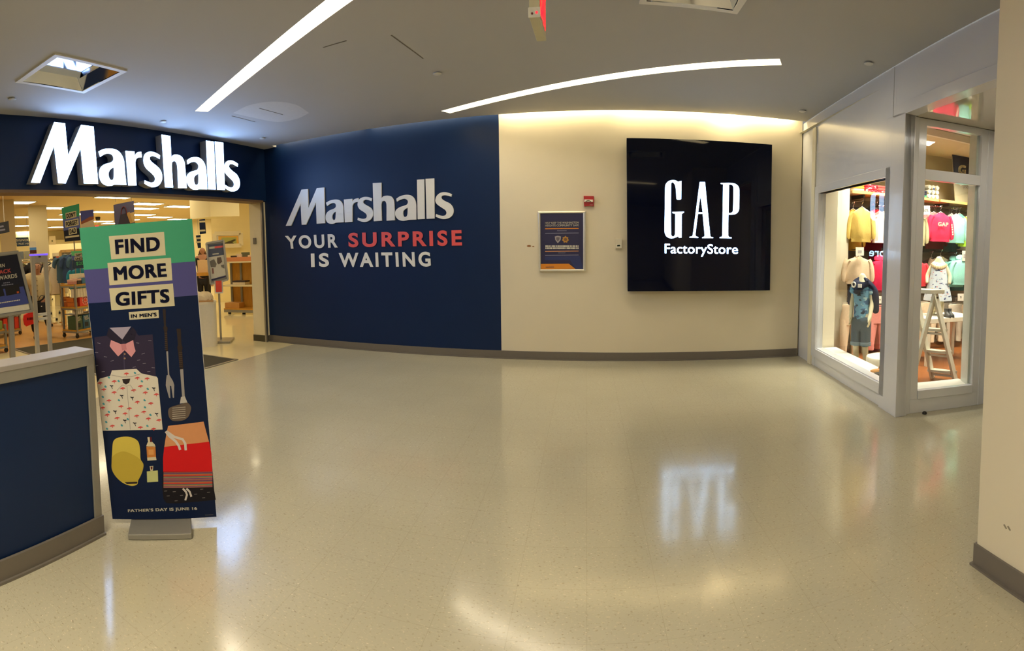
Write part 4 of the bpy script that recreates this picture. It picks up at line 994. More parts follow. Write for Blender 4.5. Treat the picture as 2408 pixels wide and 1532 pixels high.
def fingers(V, Ed, Rd, wrist, d, side, s=1.):
    d = Vector(d).normalized(); side = Vector(side).normalized(); dn = d.cross(side).normalized(); w = Vector(V[wrist])
    for k, ln in enumerate((.055, .066, .072, .064)):
        i = len(V); bs = w + d * .035 * s + side * (.027 - .018 * k) * s
        V += [bs + d * .03 * s, bs + d * (.03 + ln * .5) * s + dn * .008 * s, bs + d * (.03 + ln) * s + dn * .024 * s]; Ed += [(wrist, i), (i, i + 1), (i + 1, i + 2)]; Rd += [.010 * s, .0085 * s, .007 * s]
    i = len(V); V += [w + side * .042 * s + d * .02 * s, w + side * .056 * s + d * .055 * s]; Ed += [(wrist, i), (i, i + 1)]; Rd += [.011 * s, .008 * s]
fingers(V, Ed, Rd, 18, (0, 0, -1), U); fingers(V, Ed, Rd, 22, U * .5 - ir * .6 + Vector((0, 0, -.4)), Vector((0, 0, 1)))
skin('body', V, Ed, Rd, SKIN, t)
JK = M('cream_jacket', (206, 184, 138), .85, bump=.3, noise=.08, scale=40); TR = M('black_trousers', (26, 23, 24), .85); HR = M('grey_brown_hair', (112, 96, 78), .8, bump=.6, noise=.25, scale=60)
skin('jacket', [bp(.06,0,.70), bp(.06,.0,.86), bp(.05,.01,1.02), bp(.04,.02,1.17), bp(.055,.06,1.285), bp(-.15,.02,1.17), bp(-.205,.0,.96), bp(-.203,.03,.79), bp(.22,.02,1.17), bp(.28,.03,.97), bp(.25,.13,.84)],
     [(0,1),(1,2),(2,3),(3,4),(3,5),(5,6),(6,7),(3,8),(8,9),(9,10)], [.165,.165,.155,.145,.10,.095,.075,.058,.095,.075,.058], JK, t)
skin('trousers', [bp(.06,0,.78), bp(-.04,.0,.74), bp(-.05,.08,.46), bp(-.035,.02,.13), bp(.15,.0,.74), bp(.2,.04,.48), bp(.24,-.18,.22)], [(0,1),(1,2),(2,3),(0,4),(4,5),(5,6)], [.14,.115,.085,.062,.115,.085,.062], TR, t)
for nm, a, c in (('shoe', bp(-.03,-.03,.045), bp(-.03,.16,.035)), ('shoe', bp(.24,-.24,.16), bp(.25,-.10,.07))): skin(nm, [a, a.lerp(c, .5), c], [(0,1),(1,2)], [.045,.05,.036], BLACK, t)
skin('hair', [bp(.07,.03,1.36), bp(.068,.045,1.43), bp(.068,.085,1.492), bp(-.02,.07,1.40), bp(.16,.07,1.40)], [(0,1),(1,2),(1,3),(1,4)], [.085,.10,.06,.04,.04], HR, t)
b = MB()   # small face features
fc = bp(.065, .205, 1.40)
for r in (-.032, .032): b.obox(fc + ir * r + Vector((0, 0, .02)) - U * .006, ir * .012, U * .006, Vector((0, 0, .006)), DKMET)
b.obox(fc + U * .006 - Vector((0, 0, .012)), ir * .011, U * .014, Vector((0, 0, .022)), SKIN); b.obox(fc - U * .008 - Vector((0, 0, .05)), ir * .022, U * .006, Vector((0, 0, .005)), M('lips', (150, 84, 70), .6))
b.build('face', t)
b = MB()
for z in (1.14, 1.04, .94, .84): b.lathe(bp(.05, .16, z), [(0, 0), (.012, 0), (.012, .008), (0, .008)], DKMET, 8)
b.obox(bp(.05, .155, .98), ir * .006, U * .006, Vector((0, 0, .22)), M('placket', (180, 158, 116), .8)); b.obox(bp(-.06, .15, 1.06), ir * .05, U * .006, Vector((0, 0, .006)), M('placket', (180, 158, 116), .8)); b.build('placket', t)
# handbag in front, red shopping bag at the side
hb = bp(.13, .26, .63)
t = thing('handbag', 'black handbag held in front by the person in cream jacket', 'handbag', hb - Vector((0, 0, .14)))
b = MB(); b.loft([[hb + ir * (.13 * s_ * c) + U * (.05 * s_ * e) + Vector((0, 0, z)) for c, e in [(math.cos(k * PI / 8) * 1.0, math.sin(k * PI / 8)) for k in range(16)]] for z, s_ in ((-.14, .9), (-.10, 1.05), (.05, .95), (.10, .8))], M('black_leather', (20, 18, 20), .35, noise=.1), True); b.build('body', t, smooth=True)
b = MB(); b.tube([hb + ir * (.07 * math.cos(a)) + Vector((0, 0, .10 + .13 * math.sin(a))) for a in [k * PI / 10 for k in range(11)]], .007, M('black_leather', (20, 18, 20)), 6); b.build('strap', t)
b = MB(); b.lathe(hb + U * .052 + ir * -.02 + Vector((0, 0, .02)), [(0, 0), (.014, 0), (.014, .02), (0, .02)], CHROME, 8); b.build('clasp', t)
pr = card(67, 752, 9.75); P4 = [pr.at(*ZD(*p)) for p in ((330,935),(455,905),(475,1075),(365,1108))]
t = thing('shopping_bag', 'bright red shopping bag hanging from the walking person', 'bag', sum(P4, Vector()) / 4)
b = MB(); ctr = sum(P4, Vector()) / 4
prof = [pr.at(*ZD(*p)) for p in ((325,950),(390,912),(455,905),(490,960),(485,1070),(420,1085),(365,1110),(335,1085),(318,1010))]
b.loft([[c_ * .92 + ctr * .08 + pr.n * .06 for c_ in prof], [c_ + pr.n * .02 for c_ in prof], [c_ - pr.n * .04 for c_ in prof], [c_ * .92 + ctr * .08 - pr.n * .08 for c_ in prof]], M('red_plastic', (226, 34, 22), .4, bump=.3, noise=.1)); b.build('body', t, smooth=True)
b = MB(); b.tube([pr.at(*ZD(380, 925)), pr.at(*ZD(420, 850)), pr.at(*ZD(445, 910))], .006, M('red_plastic', (226, 34, 22)), 6); b.build('handle', t)
b = MB()
for k in range(5): x = 375 + k * 20; b.poly([pr.at(*ZD(x + a, c - k * 2), .065) for a, c in ((0, 988), (15, 986), (15, 1020), (0, 1024))], P_('dark_red', (90, 16, 16)))
b.build('printed_mark', t, recalc=False)

# ---- goods: boxes and books as things of their own
def carton(name, c, u, v, h, mat, label, cat, group=None, lid=None, mark=None):
    """box standing on c with half axes u, v and height h"""
    c, u, v = Vector(c), Vector(u), Vector(v)
    b = MB(); b.obox(c + Vector((0, 0, h / 2)), u, v, Vector((0, 0, h / 2)), mat)
    o = b.build(name, bevel=.003); tag(o, label, cat, group)
    if lid: b = MB(); b.obox(c + Vector((0, 0, h - .015)), u * 1.03, v * 1.03, Vector((0, 0, .018)), lid); b.build('lid', o)
    return o
def trolley(name, label, A, Bv, Cv, levels, ztop, post=GREYM, board=WOODP, cat='display cart'):
    """wheeled display cart: corner A, edge vectors Bv, Cv on the floor"""
    A, Bv, Cv = Vector(A), Vector(Bv), Vector(Cv); ub, uc = Bv.normalized(), Cv.normalized()
    t = thing(name, label, cat, A + (Bv + Cv) / 2)
    cs = [A, A + Bv, A + Bv + Cv, A + Cv]
    for c in cs:
        i = (A + (Bv + Cv) / 2 - c).normalized() * .03
        b = MB(); b.bar(c + i + Vector((0, 0, .10)), c + i + Vector((0, 0, ztop)), .035, .035, post, up=ub); b.build('post', t)
        b = MB(); p = c + i; b.lathe((0, 0, 0), [(0, -.014), (.036, -.014), (.042, 0), (.036, .014), (0, .014)], BLACK, 14)
        b.v = [p + ub * v.x + Vector((0, 0, .042 + v.y)) + uc * v.z for v in b.v]; b.bar(p + Vector((0, 0, .05)), p + Vector((0, 0, .11)), .02, .05, DKMET, up=ub); b.build('caster', t)
    for z in levels:
        b = MB(); b.obox(A + (Bv + Cv) / 2 + Vector((0, 0, z - .02)), Bv / 2, Cv / 2, Vector((0, 0, .018)), board); b.build('shelf', t)
        b = MB()
        for p, q in zip(cs, cs[1:] + cs[:1]): b.bar(p + Vector((0, 0, z - .045)), q + Vector((0, 0, z - .045)), .02, .03, post)
        b.build('rail', t)
    return t, cs
K_ = onz(181, 797); L_ = onz(158, 795); Mv = (onz(215, 790) - K_); Mv.z = 0; Mv = Mv.normalized() * .78; Lv = L_ - K_; Lv.z = 0
Lv = Lv.normalized() * .36
t, cs = trolley('gift_cart', 'wheeled wooden gift cart loaded with books and boxes behind the gift poster', K_, Mv, Lv, (.16, .60, 1.03), 1.03)
um, ul = Mv.normalized(), Lv.normalized(); fr_ = -ul        # the long front faces away from Lv
def on(a, c, z): return Vector((K_.x, K_.y, 0)) + um * a + ul * c + Vector((0, 0, z))
BK = lambda n, c: M('goods_' + n, c, .5, noise=.12, scale=25)
WB, OB, RB, GB_, TB, DB = BK('white', (222, 206, 178)), BK('orange', (206, 112, 40)), BK('red', (226, 70, 48)), BK('green', (70, 92, 62)), BK('teal', (50, 96, 116)), BK('dark', (60, 48, 46))
for k in range(5): carton('book', on(.05 + k * .075, .06, .605 + .17), um * .034, ul * .05, .17, WB, 'white book standing in the row under the cart top', 'book', 'white books under the cart top')
b = MB(); b.obox(on(.34, .18, .765), um * .32, ul * .12, Vector((0, 0, .006)), WOODP); o = b.build('shelf', t)
for k, (z, lab) in enumerate(((.60, 'orange gift box, lower one at the left end of the cart middle shelf'), (.685, 'orange gift box on top of another at the left end of cart shelf'))): carton('gift_box', on(.06, .13 + .02 * k, z), um * .045, ul * .09, .08, OB, lab, 'box')
for k, (c, z, lab) in enumerate(((.25, .60, 'brown orange carton under another at the back corner of cart shelf'), (.26, .70, 'brown orange carton topmost at the back corner of cart shelf'))): carton('carton', on(.08, c + .03, z), um * .05, ul * .04, .09, BK('rust', (176, 92, 40)), lab, 'box')
o = carton('puzzle_box', on(.30, .06, .60), um * .15, ul * .04, .20, RB, 'red boxed game with white star pattern on the cart middle shelf', 'box')
b = MB(); c = on(.30, .019, .71)
for k in range(8):
    a = k * PI / 4; d_ = um * math.cos(a) + Vector((0, 0, 1)) * math.sin(a); e_ = um * -math.sin(a) + Vector((0, 0, 1)) * math.cos(a)
    for r0 in (.03, .05, .07): b.poly([c + d_ * r0, c + d_ * (r0 + .012) + e_ * .02 * (r0 / .05), c + d_ * (r0 + .022) + e_ * .02 * (r0 / .05), c + d_ * (r0 + .012), c + d_ * (r0 + .022) - e_ * .02 * (r0 / .05), c + d_ * (r0 + .012) - e_ * .02 * (r0 / .05)], WB if r0 != .05 else DB)
b.build('printed_star', o, recalc=False)
for k in range(4): carton('book', on(.04 + k * .05, .055, .60 - .14), um * .02, ul * .05, .125, WB, 'pale book standing below the cart middle shelf', 'book', 'pale books below the cart middle shelf')
b = MB(); b.obox(on(.39, .18, .445), um * .37, ul * .15, Vector((0, 0, .006)), GREYM); b.build('shelf', t)
for k, (a, m_, lab) in enumerate(((.10, GB_, 'green and teal packaged gift set at left of the cart bottom shelf'), (.31, TB, 'teal packaged gift set in the middle of the cart bottom shelf'), (.52, BK('sage', (128, 138, 112)), 'sage packaged gift set at right of the cart bottom shelf'))):
    o = carton('gift_set', on(a, .12, .16), um * .095, ul * .10, .26, m_, lab, 'box')
    b = MB()
    for j in range(4): b.poly([on(a - .08 + .01 * j, .0185, .38 - j * .02), on(a + .03 + .01 * j, .0185, .40 - j * .02), on(a + .03 + .01 * j, .0185, .408 - j * .02), on(a - .08 + .01 * j, .0185, .388 - j * .02)], WB)
    b.poly([on(a - .06, .0185, .20), on(a + .04, .0185, .20), on(a + .04, .0185, .28), on(a - .06, .0185, .29)], BK('black', (30, 40, 44))); b.build('printed_label', o, recalc=False)
for k, (a, c, h, m_, lab) in enumerate(((.05, .10, .09, BK('rose', (196, 130, 112)), 'rose boxed gift on the left end of the cart top'), (.17, .10, .10, DB, 'dark and rose boxed gift second on the cart top'), (.30, .09, .11, BK('blue_box', (72, 120, 150)), 'blue boxed gift third on the cart top'), (.44, .09, .12, BK('crimson', (176, 66, 56)), 'crimson boxed gift on the cart top beside the poster edge'))): carton('gift_box', on(a, c, 1.03), um * .055, ul * .07, h, m_, lab, 'box', lid=BK('blush', (216, 172, 150)) if k != 2 else None)
carton('gift_box', on(.30, .2, 1.03), um * .15, ul * .06, .19, BK('ivory', (226, 210, 176)), 'ivory flat box lying highest on the cart top', 'box')
# 20 dollar sign on the cart
q = [ZC(*p) for p in ((1350,1140),(1640,1130),(1668,1455),(1375,1470))]
t, pl = sign('price_sign', q, 10.4, [([ZC(*p) for p in ((1350,1140),(1640,1130),(1648,1210),(1358,1225))], P_('mint', (104, 190, 128))), ([ZC(*p) for p in ((1358,1225),(1648,1210),(1655,1290),(1366,1310))], PBL), ([ZC(*p) for p in ((1366,1310),(1655,1290),(1668,1455),(1375,1470))], P_('slate_blue', (52, 66, 86))),
    ([ZC(*p) for p in ((1412,1180),(1620,1165),(1624,1230),(1418,1240))], PSN), ([ZC(*p) for p in ((1410,1252),(1632,1240),(1636,1305),(1416,1315))], PSN)], 'green topped price sign on the gift cart, partly behind the gift poster',
    texts=[('GIFTS', [ZC(*p) for p in ((1432,1190),(1605,1175),(1609,1220),(1438,1230))], INK), ('UNDER', [ZC(*p) for p in ((1424,1262),(1620,1248),(1624,1296),(1430,1306))], INK), ('$20', [ZC(*p) for p in ((1440,1340),(1580,1330),(1586,1405),(1446,1415))], P_('mint', (104, 190, 128)))])
b = MB(); p = pl.at(*ZC(1520, 1460)); b.tube([p + Vector((0, 0, .3)) - pl.n * .02, (p.x - pl.n.x * .02, p.y - pl.n.y * .02, 0)], .01, STEEL, 6); b.build('pole', t); b = MB(); b.lathe((p.x - pl.n.x * .02, p.y - pl.n.y * .02, 0), [(0, 0), (.1, 0), (.1, .012), (0, .016)], STEEL, 14); b.build('base', t)
# two smaller carts at the left edge
A_ = onz(-20, 800); B_ = onz(51, 787)
d_ = (B_ - A_); d_.z = 0; dn = Vector((-d_.y, d_.x, 0)).normalized();
if dn.dot(A_) < 0: dn = -dn
t, cs = trolley('gift_cart', 'low wooden cart of red boxes behind the reward card sign', A_, d_, dn * .4, (.14, .46), .52)
for k in range(5):
    p = A_ + d_ * (.12 + k * .19) + dn * .12; p.z = .14
    carton('gift_box', p, d_.normalized() * .055, dn * .1, .24 + .03 * (k % 2), [RB, BK('maroon', (120, 34, 28)), RB, BK('maroon', (120, 34, 28)), RB][k], 'red or maroon gift box packed on the low cart behind reward sign', 'box', 'red boxes on the low cart')
for k in range(3):
    p = A_ + d_ * (.2 + k * .28) + dn * .16; p.z = .46
    carton('gift_box', p, d_.normalized() * .08, dn * .1, .08, [WB, RB, BK('maroon', (120, 34, 28))][k], ['white flat box on top of the low cart behind reward sign', 'red flat box on top of the low cart, middle of three', 'maroon flat box on the low cart top nearest the shopping bag'][k], 'box')
A_ = onz(-60, 845); B_ = onz(19, 829); d_ = (B_ - A_); d_.z = 0; dn = Vector((-d_.y, d_.x, 0)).normalized()
if dn.dot(A_) < 0: dn = -dn
t, cs = trolley('gift_cart', 'grey wheeled cart nearest the left edge, beside the sign pole', A_, d_, dn * .35, (.14, .40), .48)
for k in range(3):
    p = A_ + d_ * (.3 + k * .25) + dn * .1; p.z = .40
    carton('gift_set', p, d_.normalized() * .07, dn * .08, [.10, .12, .14][k], [GB_, WB, BK('lime', (140, 160, 70))][k], ['green pack on grey cart at left edge, farthest from the pole', 'white pack on grey cart at left edge, middle one', 'lime green pack on grey cart at left edge, nearest the pole'][k], 'box')

# ---- garments
def garment_mesh(w, h, sl=.3, dp=.055, hood=False, spread=.035, seed=0, sleeveless=False):
    """knitted top hanging in the x-z plane, neck at z=0, facing -y"""
    rnd = random.Random(seed); n = 20; ph = rnd.random() * 6
    rings = []
    prof = [(-h, .47, 1.0), (-h + .012, .49, 1.05), (-h * .93, .47, 1.0), (-h * .88, .52, 1.1), (-h * .6, .50, 1.1), (-h * .35, .50, 1.1), (-h * .18, .49, 1.0), (-h * .09, .42, .9), (-h * .04, .27, .8), (0.0, .16, .75), (.012, .15, .7)]
    for z, k, d in prof:
        rings.append([Vector((w * k * math.cos(a) * (1 + .03 * math.sin(4 * a + ph)), dp * d * math.sin(a) * (1 + .22 * math.sin(5 * a + ph + z * 6)), z)) for a in [2 * PI * i / n for i in range(n)]])
    vs, fs = [], []
    def add(R):
        i0 = len(vs); vs.extend(p for r in R for p in r); m_ = len(R[0])
        for i in range(len(R) - 1):
            for k in range(m_): k2 = (k + 1) % m_; fs.append((i0 + i * m_ + k, i0 + i * m_ + k2, i0 + (i + 1) * m_ + k2, i0 + (i + 1) * m_ + k))
        fs.append(tuple(i0 + k for k in range(m_ - 1, -1, -1))); fs.append(tuple(i0 + (len(R) - 1) * m_ + k for k in range(m_)))
    add(rings)
    if not sleeveless:
        for s in (-1, 1):
            R = []
            for j in range(8):
                u = j / 7; x = s * (w * .38 + (w * .10 + spread) * (1 - (1 - u) ** 2.2)); z = -h * .07 - sl * (u ** 1.25) - .015; r = (.052 - .016 * u) * (w / .38) * (1.1 if j == 6 else 1) * (.8 if j == 7 else 1)
                R.append([Vector((x + r * math.cos(a) * .9, r * math.sin(a) * (.85 + .15 * math.sin(3 * a + j + ph)) - .012 * u, z + r * .5 * math.cos(a) * s)) for a in [2 * PI * i / 12 for i in range(12)]])
            add(R)
    if hood:
        R = []
        for z, r, y in ((-.03, .075, .01), (.0, .10, .015), (.035, .095, .03), (.06, .06, .04), (.068, .02, .045)): R.append([Vector((r * math.cos(a) * (w / .36), y + r * .6 * math.sin(a), z)) for a in [2 * PI * i / 14 for i in range(14)]])
        add(R)
    return vs, fs
def pants_mesh(w, h, dp=.05, seed=0):
    rnd = random.Random(seed); ph = rnd.random() * 6; vs, fs = [], []
    def add(R):
        i0 = len(vs); vs.extend(p for r in R for p in r); m_ = len(R[0])
        for i in range(len(R) - 1):
            for k in range(m_): k2 = (k + 1) % m_; fs.append((i0 + i * m_ + k, i0 + i * m_ + k2, i0 + (i + 1) * m_ + k2, i0 + (i + 1) * m_ + k))
        fs.append(tuple(i0 + k for k in range(m_ - 1, -1, -1))); fs.append(tuple(i0 + (len(R) - 1) * m_ + k for k in range(m_)))
    add([[Vector((w * k * math.cos(a), dp * math.sin(a), z)) for a in [2 * PI * i / 16 for i in range(16)]] for z, k in ((0, .40), (-.02, .44), (-.05, .42), (-h * .30, .52), (-h * .38, .46))])
    for s in (-1, 1): add([[Vector((s * w * c + w * r * math.cos(a), dp * .9 * math.sin(a) * (1 + .15 * math.sin(3 * a + ph + z * 9)), z)) for a in [2 * PI * i / 12 for i in range(12)]] for z, c, r in ((-h * .28, .25, .27), (-h * .5, .27, .24), (-h * .75, .29, .19), (-h * .92, .30, .15), (-h * .94, .30, .17), (-h, .30, .15))])
    return vs, fs
GM = {}
def hang(kind, key, mat, loc, rz, label, group=None, cat='clothing', hanger=True, name=None, small=False, **kw):
    """a garment on its hanger; equal keys share mesh data"""
    t = thing(name or kind, label, cat, loc, group)
    k = (kind, key, mat.name)
    if k not in GM:
        b = MB(); vs, fs = (pants_mesh if kind == 'trousers_pair' else garment_mesh)(**kw); b.raw(vs, fs, mat)
        for p in range(len(b.v)): b.v[p] = b.v[p] + Vector(loc)
        o = b.build('cloth', t, smooth=True); GM[k] = o.data
        if hanger and not small:
            b = MB(); l = Vector(loc)
            if kind == 'trousers_pair': b.tube([l + Vector((-.13, 0, .02)), l + Vector((.13, 0, .02))], .005, CHROME, 6); b.tube([l + Vector((0, 0, .02)), l + Vector((0, 0, .06)), l + Vector((.015, 0, .08)), l + Vector((.0, .0, .10)), l + Vector((-.015, 0, .09))], .003, CHROME, 6)
            else: b.tube([l + Vector((-.10, 0, -.035)), l + Vector((0, 0, .03)), l + Vector((.10, 0, -.035))], .008, M('clear_plastic', (214, 210, 196), .2), 6); b.tube([l + Vector((0, 0, .03)), l + Vector((0, 0, .075)), l + Vector((.016, 0, .095)), l + Vector((0, 0, .115)), l + Vector((-.016, 0, .10))], .003, CHROME, 6)
            h_ = b.build('hanger', t); GM[k + ('h',)] = h_.data
    else:
        o = bpy.data.objects.new('cloth', GM[k]); COL.objects.link(o); o.parent = t
        if k + ('h',) in GM: h_ = bpy.data.objects.new('hanger', GM[k + ('h',)]); COL.objects.link(h_); h_.parent = t
    t.rotation_euler = (0, 0, rz)
    return t
CL = lambda n, c, **k: M('cloth_' + n, c, .88, noise=.10, scale=45, bump=.25, **k)

# clothes racks across the store
def rack(p, ang, L, z, label, garments, gz=None):
    """straight clothes rail on two T feet with wheels"""
    p = Vector((p[0], p[1], 0)); d = Vector((math.cos(ang), math.sin(ang), 0)); n = Vector((-d.y, d.x, 0))
    t = thing('clothes_rack', label, 'clothes rack', p)
    b = MB(); b.tube([p - d * L / 2 + Vector((0, 0, z)), p + d * L / 2 + Vector((0, 0, z))], .014, CHROME, 8); b.build('rail', t)
    for s in (-1, 1):
        e = p + d * s * L / 2; b = MB(); b.tube([e, e + Vector((0, 0, z))], .014, CHROME, 8); b.build('upright', t)
        b = MB(); b.bar(e - n * .26 + Vector((0, 0, .07)), e + n * .26 + Vector((0, 0, .07)), .03, .03, CHROME)
        for k in (-.25, .25): b.lathe(e + n * k + Vector((0, 0, .0)), [(0, 0), (.03, 0), (.03, .06), (0, .06)], BLACK, 10)
        b.build('foot', t)
    N = len(garments)
    for i, (mat, lab, grp, w, h) in enumerate(garments):
        q = p + d * (-L / 2 + L * (i + .6) / (N + .3)); q.z = z - .09
        hang('shirt', 'r%.2f%.2f' % (w, h), mat, q, ang + PI / 2, lab, grp, small=False, w=w, h=h, sl=.22, spread=.06, seed=i)
CW, CK, CT, CR, CP, CTE, CBL, CG = CL('white', (226, 214, 188)), CL('black', (28, 26, 28)), CL('tan', (186, 152, 100)), CL('red', (176, 40, 40)), CL('pink', (206, 140, 140)), CL('teal', (36, 132, 150)), CL('steel_blue', (62, 84, 110)), CL('olive', (92, 88, 50))
face = lambda p: math.atan2(-p[0], p[1])
p = card(122, 650, 12.2).at(122, 650); ang = math.atan2(p.y, p.x) + .35
rack(p, ang, 1.0, 1.52, 'clothes rack of white and black tops behind the walking person',
     [(CW, 'white tee nearest on the rack behind the walking person', None, .50, .70), (CW, 'white tee on the rack behind the person', 'white tees behind the person', .50, .72), (CK, 'black top on the rack behind the person', 'black tops behind the person', .5, .74), (CW, 'white tee on the rack behind the person', 'white tees behind the person', .50, .72), (CK, 'black top on the rack behind the person', 'black tops behind the person', .5, .74), (CK, 'black top on the rack behind the person', 'black tops behind the person', .5, .74)])
for (x, y, R, L, da, z, lab, mats, where) in ((64, 640, 14.2, 1.1, 1.2, 1.5, 'clothes rack with red and black tops left of the walking person', 'RKKPK', 'rack left of the walking person'), (100, 620, 16.0, 1.6, 1.3, 1.55, 'far clothes rack of mixed tops seen through the security gate', 'PTKGWKO', 'far rack seen through the security gate'), (140, 622, 18.0, 1.6, 1.3, 1.55, 'far clothes rack of tan and navy tops beside the wood framed board', 'TOKBWTK', 'far rack beside the wood framed board'), (55, 612, 19.5, 2.0, 1.4, 1.55, 'farthest clothes rack, above the reward sign corner', 'WTKWTKPW', 'farthest rack above the reward sign corner'), (180, 640, 14.5, 1.0, 1.4, 1.5, 'clothes rack with teal tops behind the price sign', 'ETEKE', 'rack behind the twenty dollar price sign')):
    p = card(x, y, R).at(x, y); ang = math.atan2(p.y, p.x) + da
    nm = {'R': ('red', CR), 'K': ('black', CK), 'P': ('pink', CP), 'T': ('tan', CT), 'G': ('olive', CG), 'W': ('white', CW), 'O': ('olive', CG), 'B': ('blue', CBL), 'E': ('teal', CTE)}
    rack(p, ang, L, z, lab, [(nm[c][1], '%s top on the %s' % (nm[c][0], where), '%s tops on the %s' % (nm[c][0], where), .5, .72) for c in mats])

# wood framed board with blue shirts
pl = card(165, 622, 11.6); q = [pl.at(*ZC(*p)) for p in ((1142,1140),(1560,1120),(1560,1640),(1142,1660))]
bw = (q[1] - q[0]); bw.z = 0; wd_ = bw.length; bx = bw.normalized(); z0, z1 = zat(145, 657, q[0]), q[0].z
t = thing('display_board', 'wood framed display board with blue shirts beside the gift poster', 'display board', Vector((q[0].x, q[0].y, 0)) + bw / 2)
o_ = Vector((q[0].x, q[0].y, 0)); b = MB()
for a, c in (((0, z0), (0, z1)), ((wd_, z0), (wd_, z1)), ((0, z1), (wd_, z1)), ((0, z0), (wd_, z0))): b.bar(o_ + bx * a[0] + Vector((0, 0, a[1])), o_ + bx * c[0] + Vector((0, 0, c[1])), .06, .06, WOODS, up=pl.n)
b.build('frame', t)
b = MB(); b.obox(o_ + bx * wd_ / 2 - pl.n * .06 + Vector((0, 0, (z0 + z1) / 2)), bx * wd_ / 2, pl.n * .008, Vector((0, 0, (z1 - z0) / 2)), M('board_cream', (222, 206, 164), .7)); b.build('backing', t)
for s in (.02, wd_ - .02):
    b = MB(); b.bar(o_ + bx * s, o_ + bx * s + Vector((0, 0, z0)), .06, .06, WOODS); b.bar(o_ + bx * s - pl.n * .22 + Vector((0, 0, .02)), o_ + bx * s + pl.n * .22 + Vector((0, 0, .02)), .06, .04, WOODS); b.build('leg', t)
fz = math.atan2(pl.n.x, -pl.n.y)
for k, (a, c, m_, lab) in enumerate(((.10, .05, CL('slate_tee', (66, 96, 116)), 'slate blue shirt hanging first in the wood framed board'), (.24, .13, CL('indigo', (52, 74, 110)), 'indigo shirt hanging forward in the wood framed board'), (.36, .06, CL('slate_tee', (66, 96, 116)), 'slate blue shirt hanging last in the wood framed board, by the price sign'))):
    c_ = o_ + bx * a + pl.n * c; c_.z = z1 - .10; hang('shirt', 'b', m_, c_, fz + .3 * k, lab, None, w=.42, h=.62, sl=.22, spread=.06, seed=k)
c_ = card(187, 640, 10.9).at(187, 632); hang('shirt', 'tq', CTE, c_, fz, 'bright teal shirt under the twenty dollar price sign', None, w=.42, h=.5, sl=.2, spread=.06, seed=3)

# framed grey shelves of goods on the far left wall
pl = card(62, 598, 21); b = MB()
t = thing('shelf_unit', 'far grey shelf unit with framed goods above the racks', 'shelf', pl.at(62, 640) * 1)
t.location = Vector((pl.at(62, 600).x, pl.at(62, 600).y, 0))
p0_, p1_ = pl.at(42, 600), pl.at(84, 600)
for z in (.5, 1.1, 1.62): b.wallbox(p0_, p1_, z, z + .03, .4, GREYM, n=-pl.n)
for e in (p0_, p1_): b.bar((e.x, e.y, 0), (e.x, e.y, 2.0), .06, .06, GREYM)
b.build('frame', t)
for k in range(3):
    c = p0_.lerp(p1_, .2 + .3 * k) - pl.n * .15; c.z = 1.65
    carton('picture_box', c, (p1_ - p0_).normalized() * .08 if False else Vector(((p1_ - p0_).x, (p1_ - p0_).y, 0)).normalized() * .1, pl.n * .1, .30, [BK('slate', (112, 120, 128)), BK('stone', (150, 148, 130)), BK('slate', (112, 120, 128))][k], ['slate box on far shelf, first behind reward sign corner', 'stone coloured box on the far shelf, middle one', 'slate box on far shelf nearest the security gate'][k], 'box')
# picture on the lit far wall
q = [ZC(*p) for p in ((930,855),(1050,850),(1060,1010),(940,1015))]
sign('wall_picture', q, 20, [(q, P_('parchment', (226, 206, 160))), ([ZC(*p) for p in ((975,930),(1000,925),(1005,960),(980,965))], P_('moss', (120, 116, 70)))], 'parchment coloured picture with green mark on the far lit wall', 'picture', edge=CREAM)
b = MB(); pl = card(165, 560, 22); a, c = pl.at(114, 560), pl.at(196, 560); a.z = c.z = 0; b.wallbox(a, c, 0, 2.2, .3, STW, n=-pl.n); struct(b.build('wall_partition'))
q = [ZC(*p) for p in ((985,1115),(1235,1090),(1235,1290),(990,1300))]
pl = card(138, 598, 16.5); P = [pl.at(*p) for p in q]; bx = (P[1] - P[0]); bx.z = 0; bx.normalize()
t = thing('shelf_unit', 'cream shelf unit with orange boxes behind the wood framed board', 'shelf', Vector((P[0].x, P[0].y, 0)) + bx * .2)
b = MB(); e0, e1 = Vector((P[0].x, P[0].y, 0)), Vector((P[1].x, P[1].y, 0))
for z in (.4, .9, 1.35): b.wallbox(e0, e1, z, z + .025, .3, CREAM, n=-pl.n)
b.wallbox(e0, e1, 0, 1.75, .02, CREAM, n=pl.n) if False else b.wallbox(e0 - pl.n * .3, e1 - pl.n * .3, 0, 1.75, .02, CREAM, n=-pl.n)
b.build('frame', t)
for k in range(4):
    c = e0.lerp(e1, .16 + .23 * k) - pl.n * .12; c.z = 1.376
    carton('gift_box', c, bx * .05, pl.n * .08, .26, [DB, BK('brick', (190, 96, 66)), WB, BK('brick', (190, 96, 66))][k], ['dark box first on the cream shelf behind the framed board', 'brick red box second on the cream shelf behind the framed board', 'ivory box third on the cream shelf behind the framed board', 'brick red box last on the cream shelf behind the framed board'][k], 'box')

# security camera dome
p = onz(230, 511, 3.35); b = MB(); b.lathe(p, [(0, -.16), (.06, -.15), (.10, -.11), (.115, -.05), (.115, 0), (0, 0)], M('dome_black', (24, 22, 20), .15), 16); o = b.build('dome_camera', smooth=True); tag(o, 'small black dome camera hanging from the store ceiling above poster', 'camera')
p = card(228, 533, 24).at(228, 533); b = MB(); b.box((p.x - .04, p.y - .07, p.z - .05), (p.x + .04, p.y + .07, p.z + .05), EXITR)
o = b.build('exit_sign'); tag(o, 'tiny far red exit sign behind the violet picture sign', 'exit sign'); bb = MB(); bb.tube([p + Vector((0, 0, .1)), (p.x, p.y, 3.35)], .02, WHITE, 6); bb.build('mount', o)

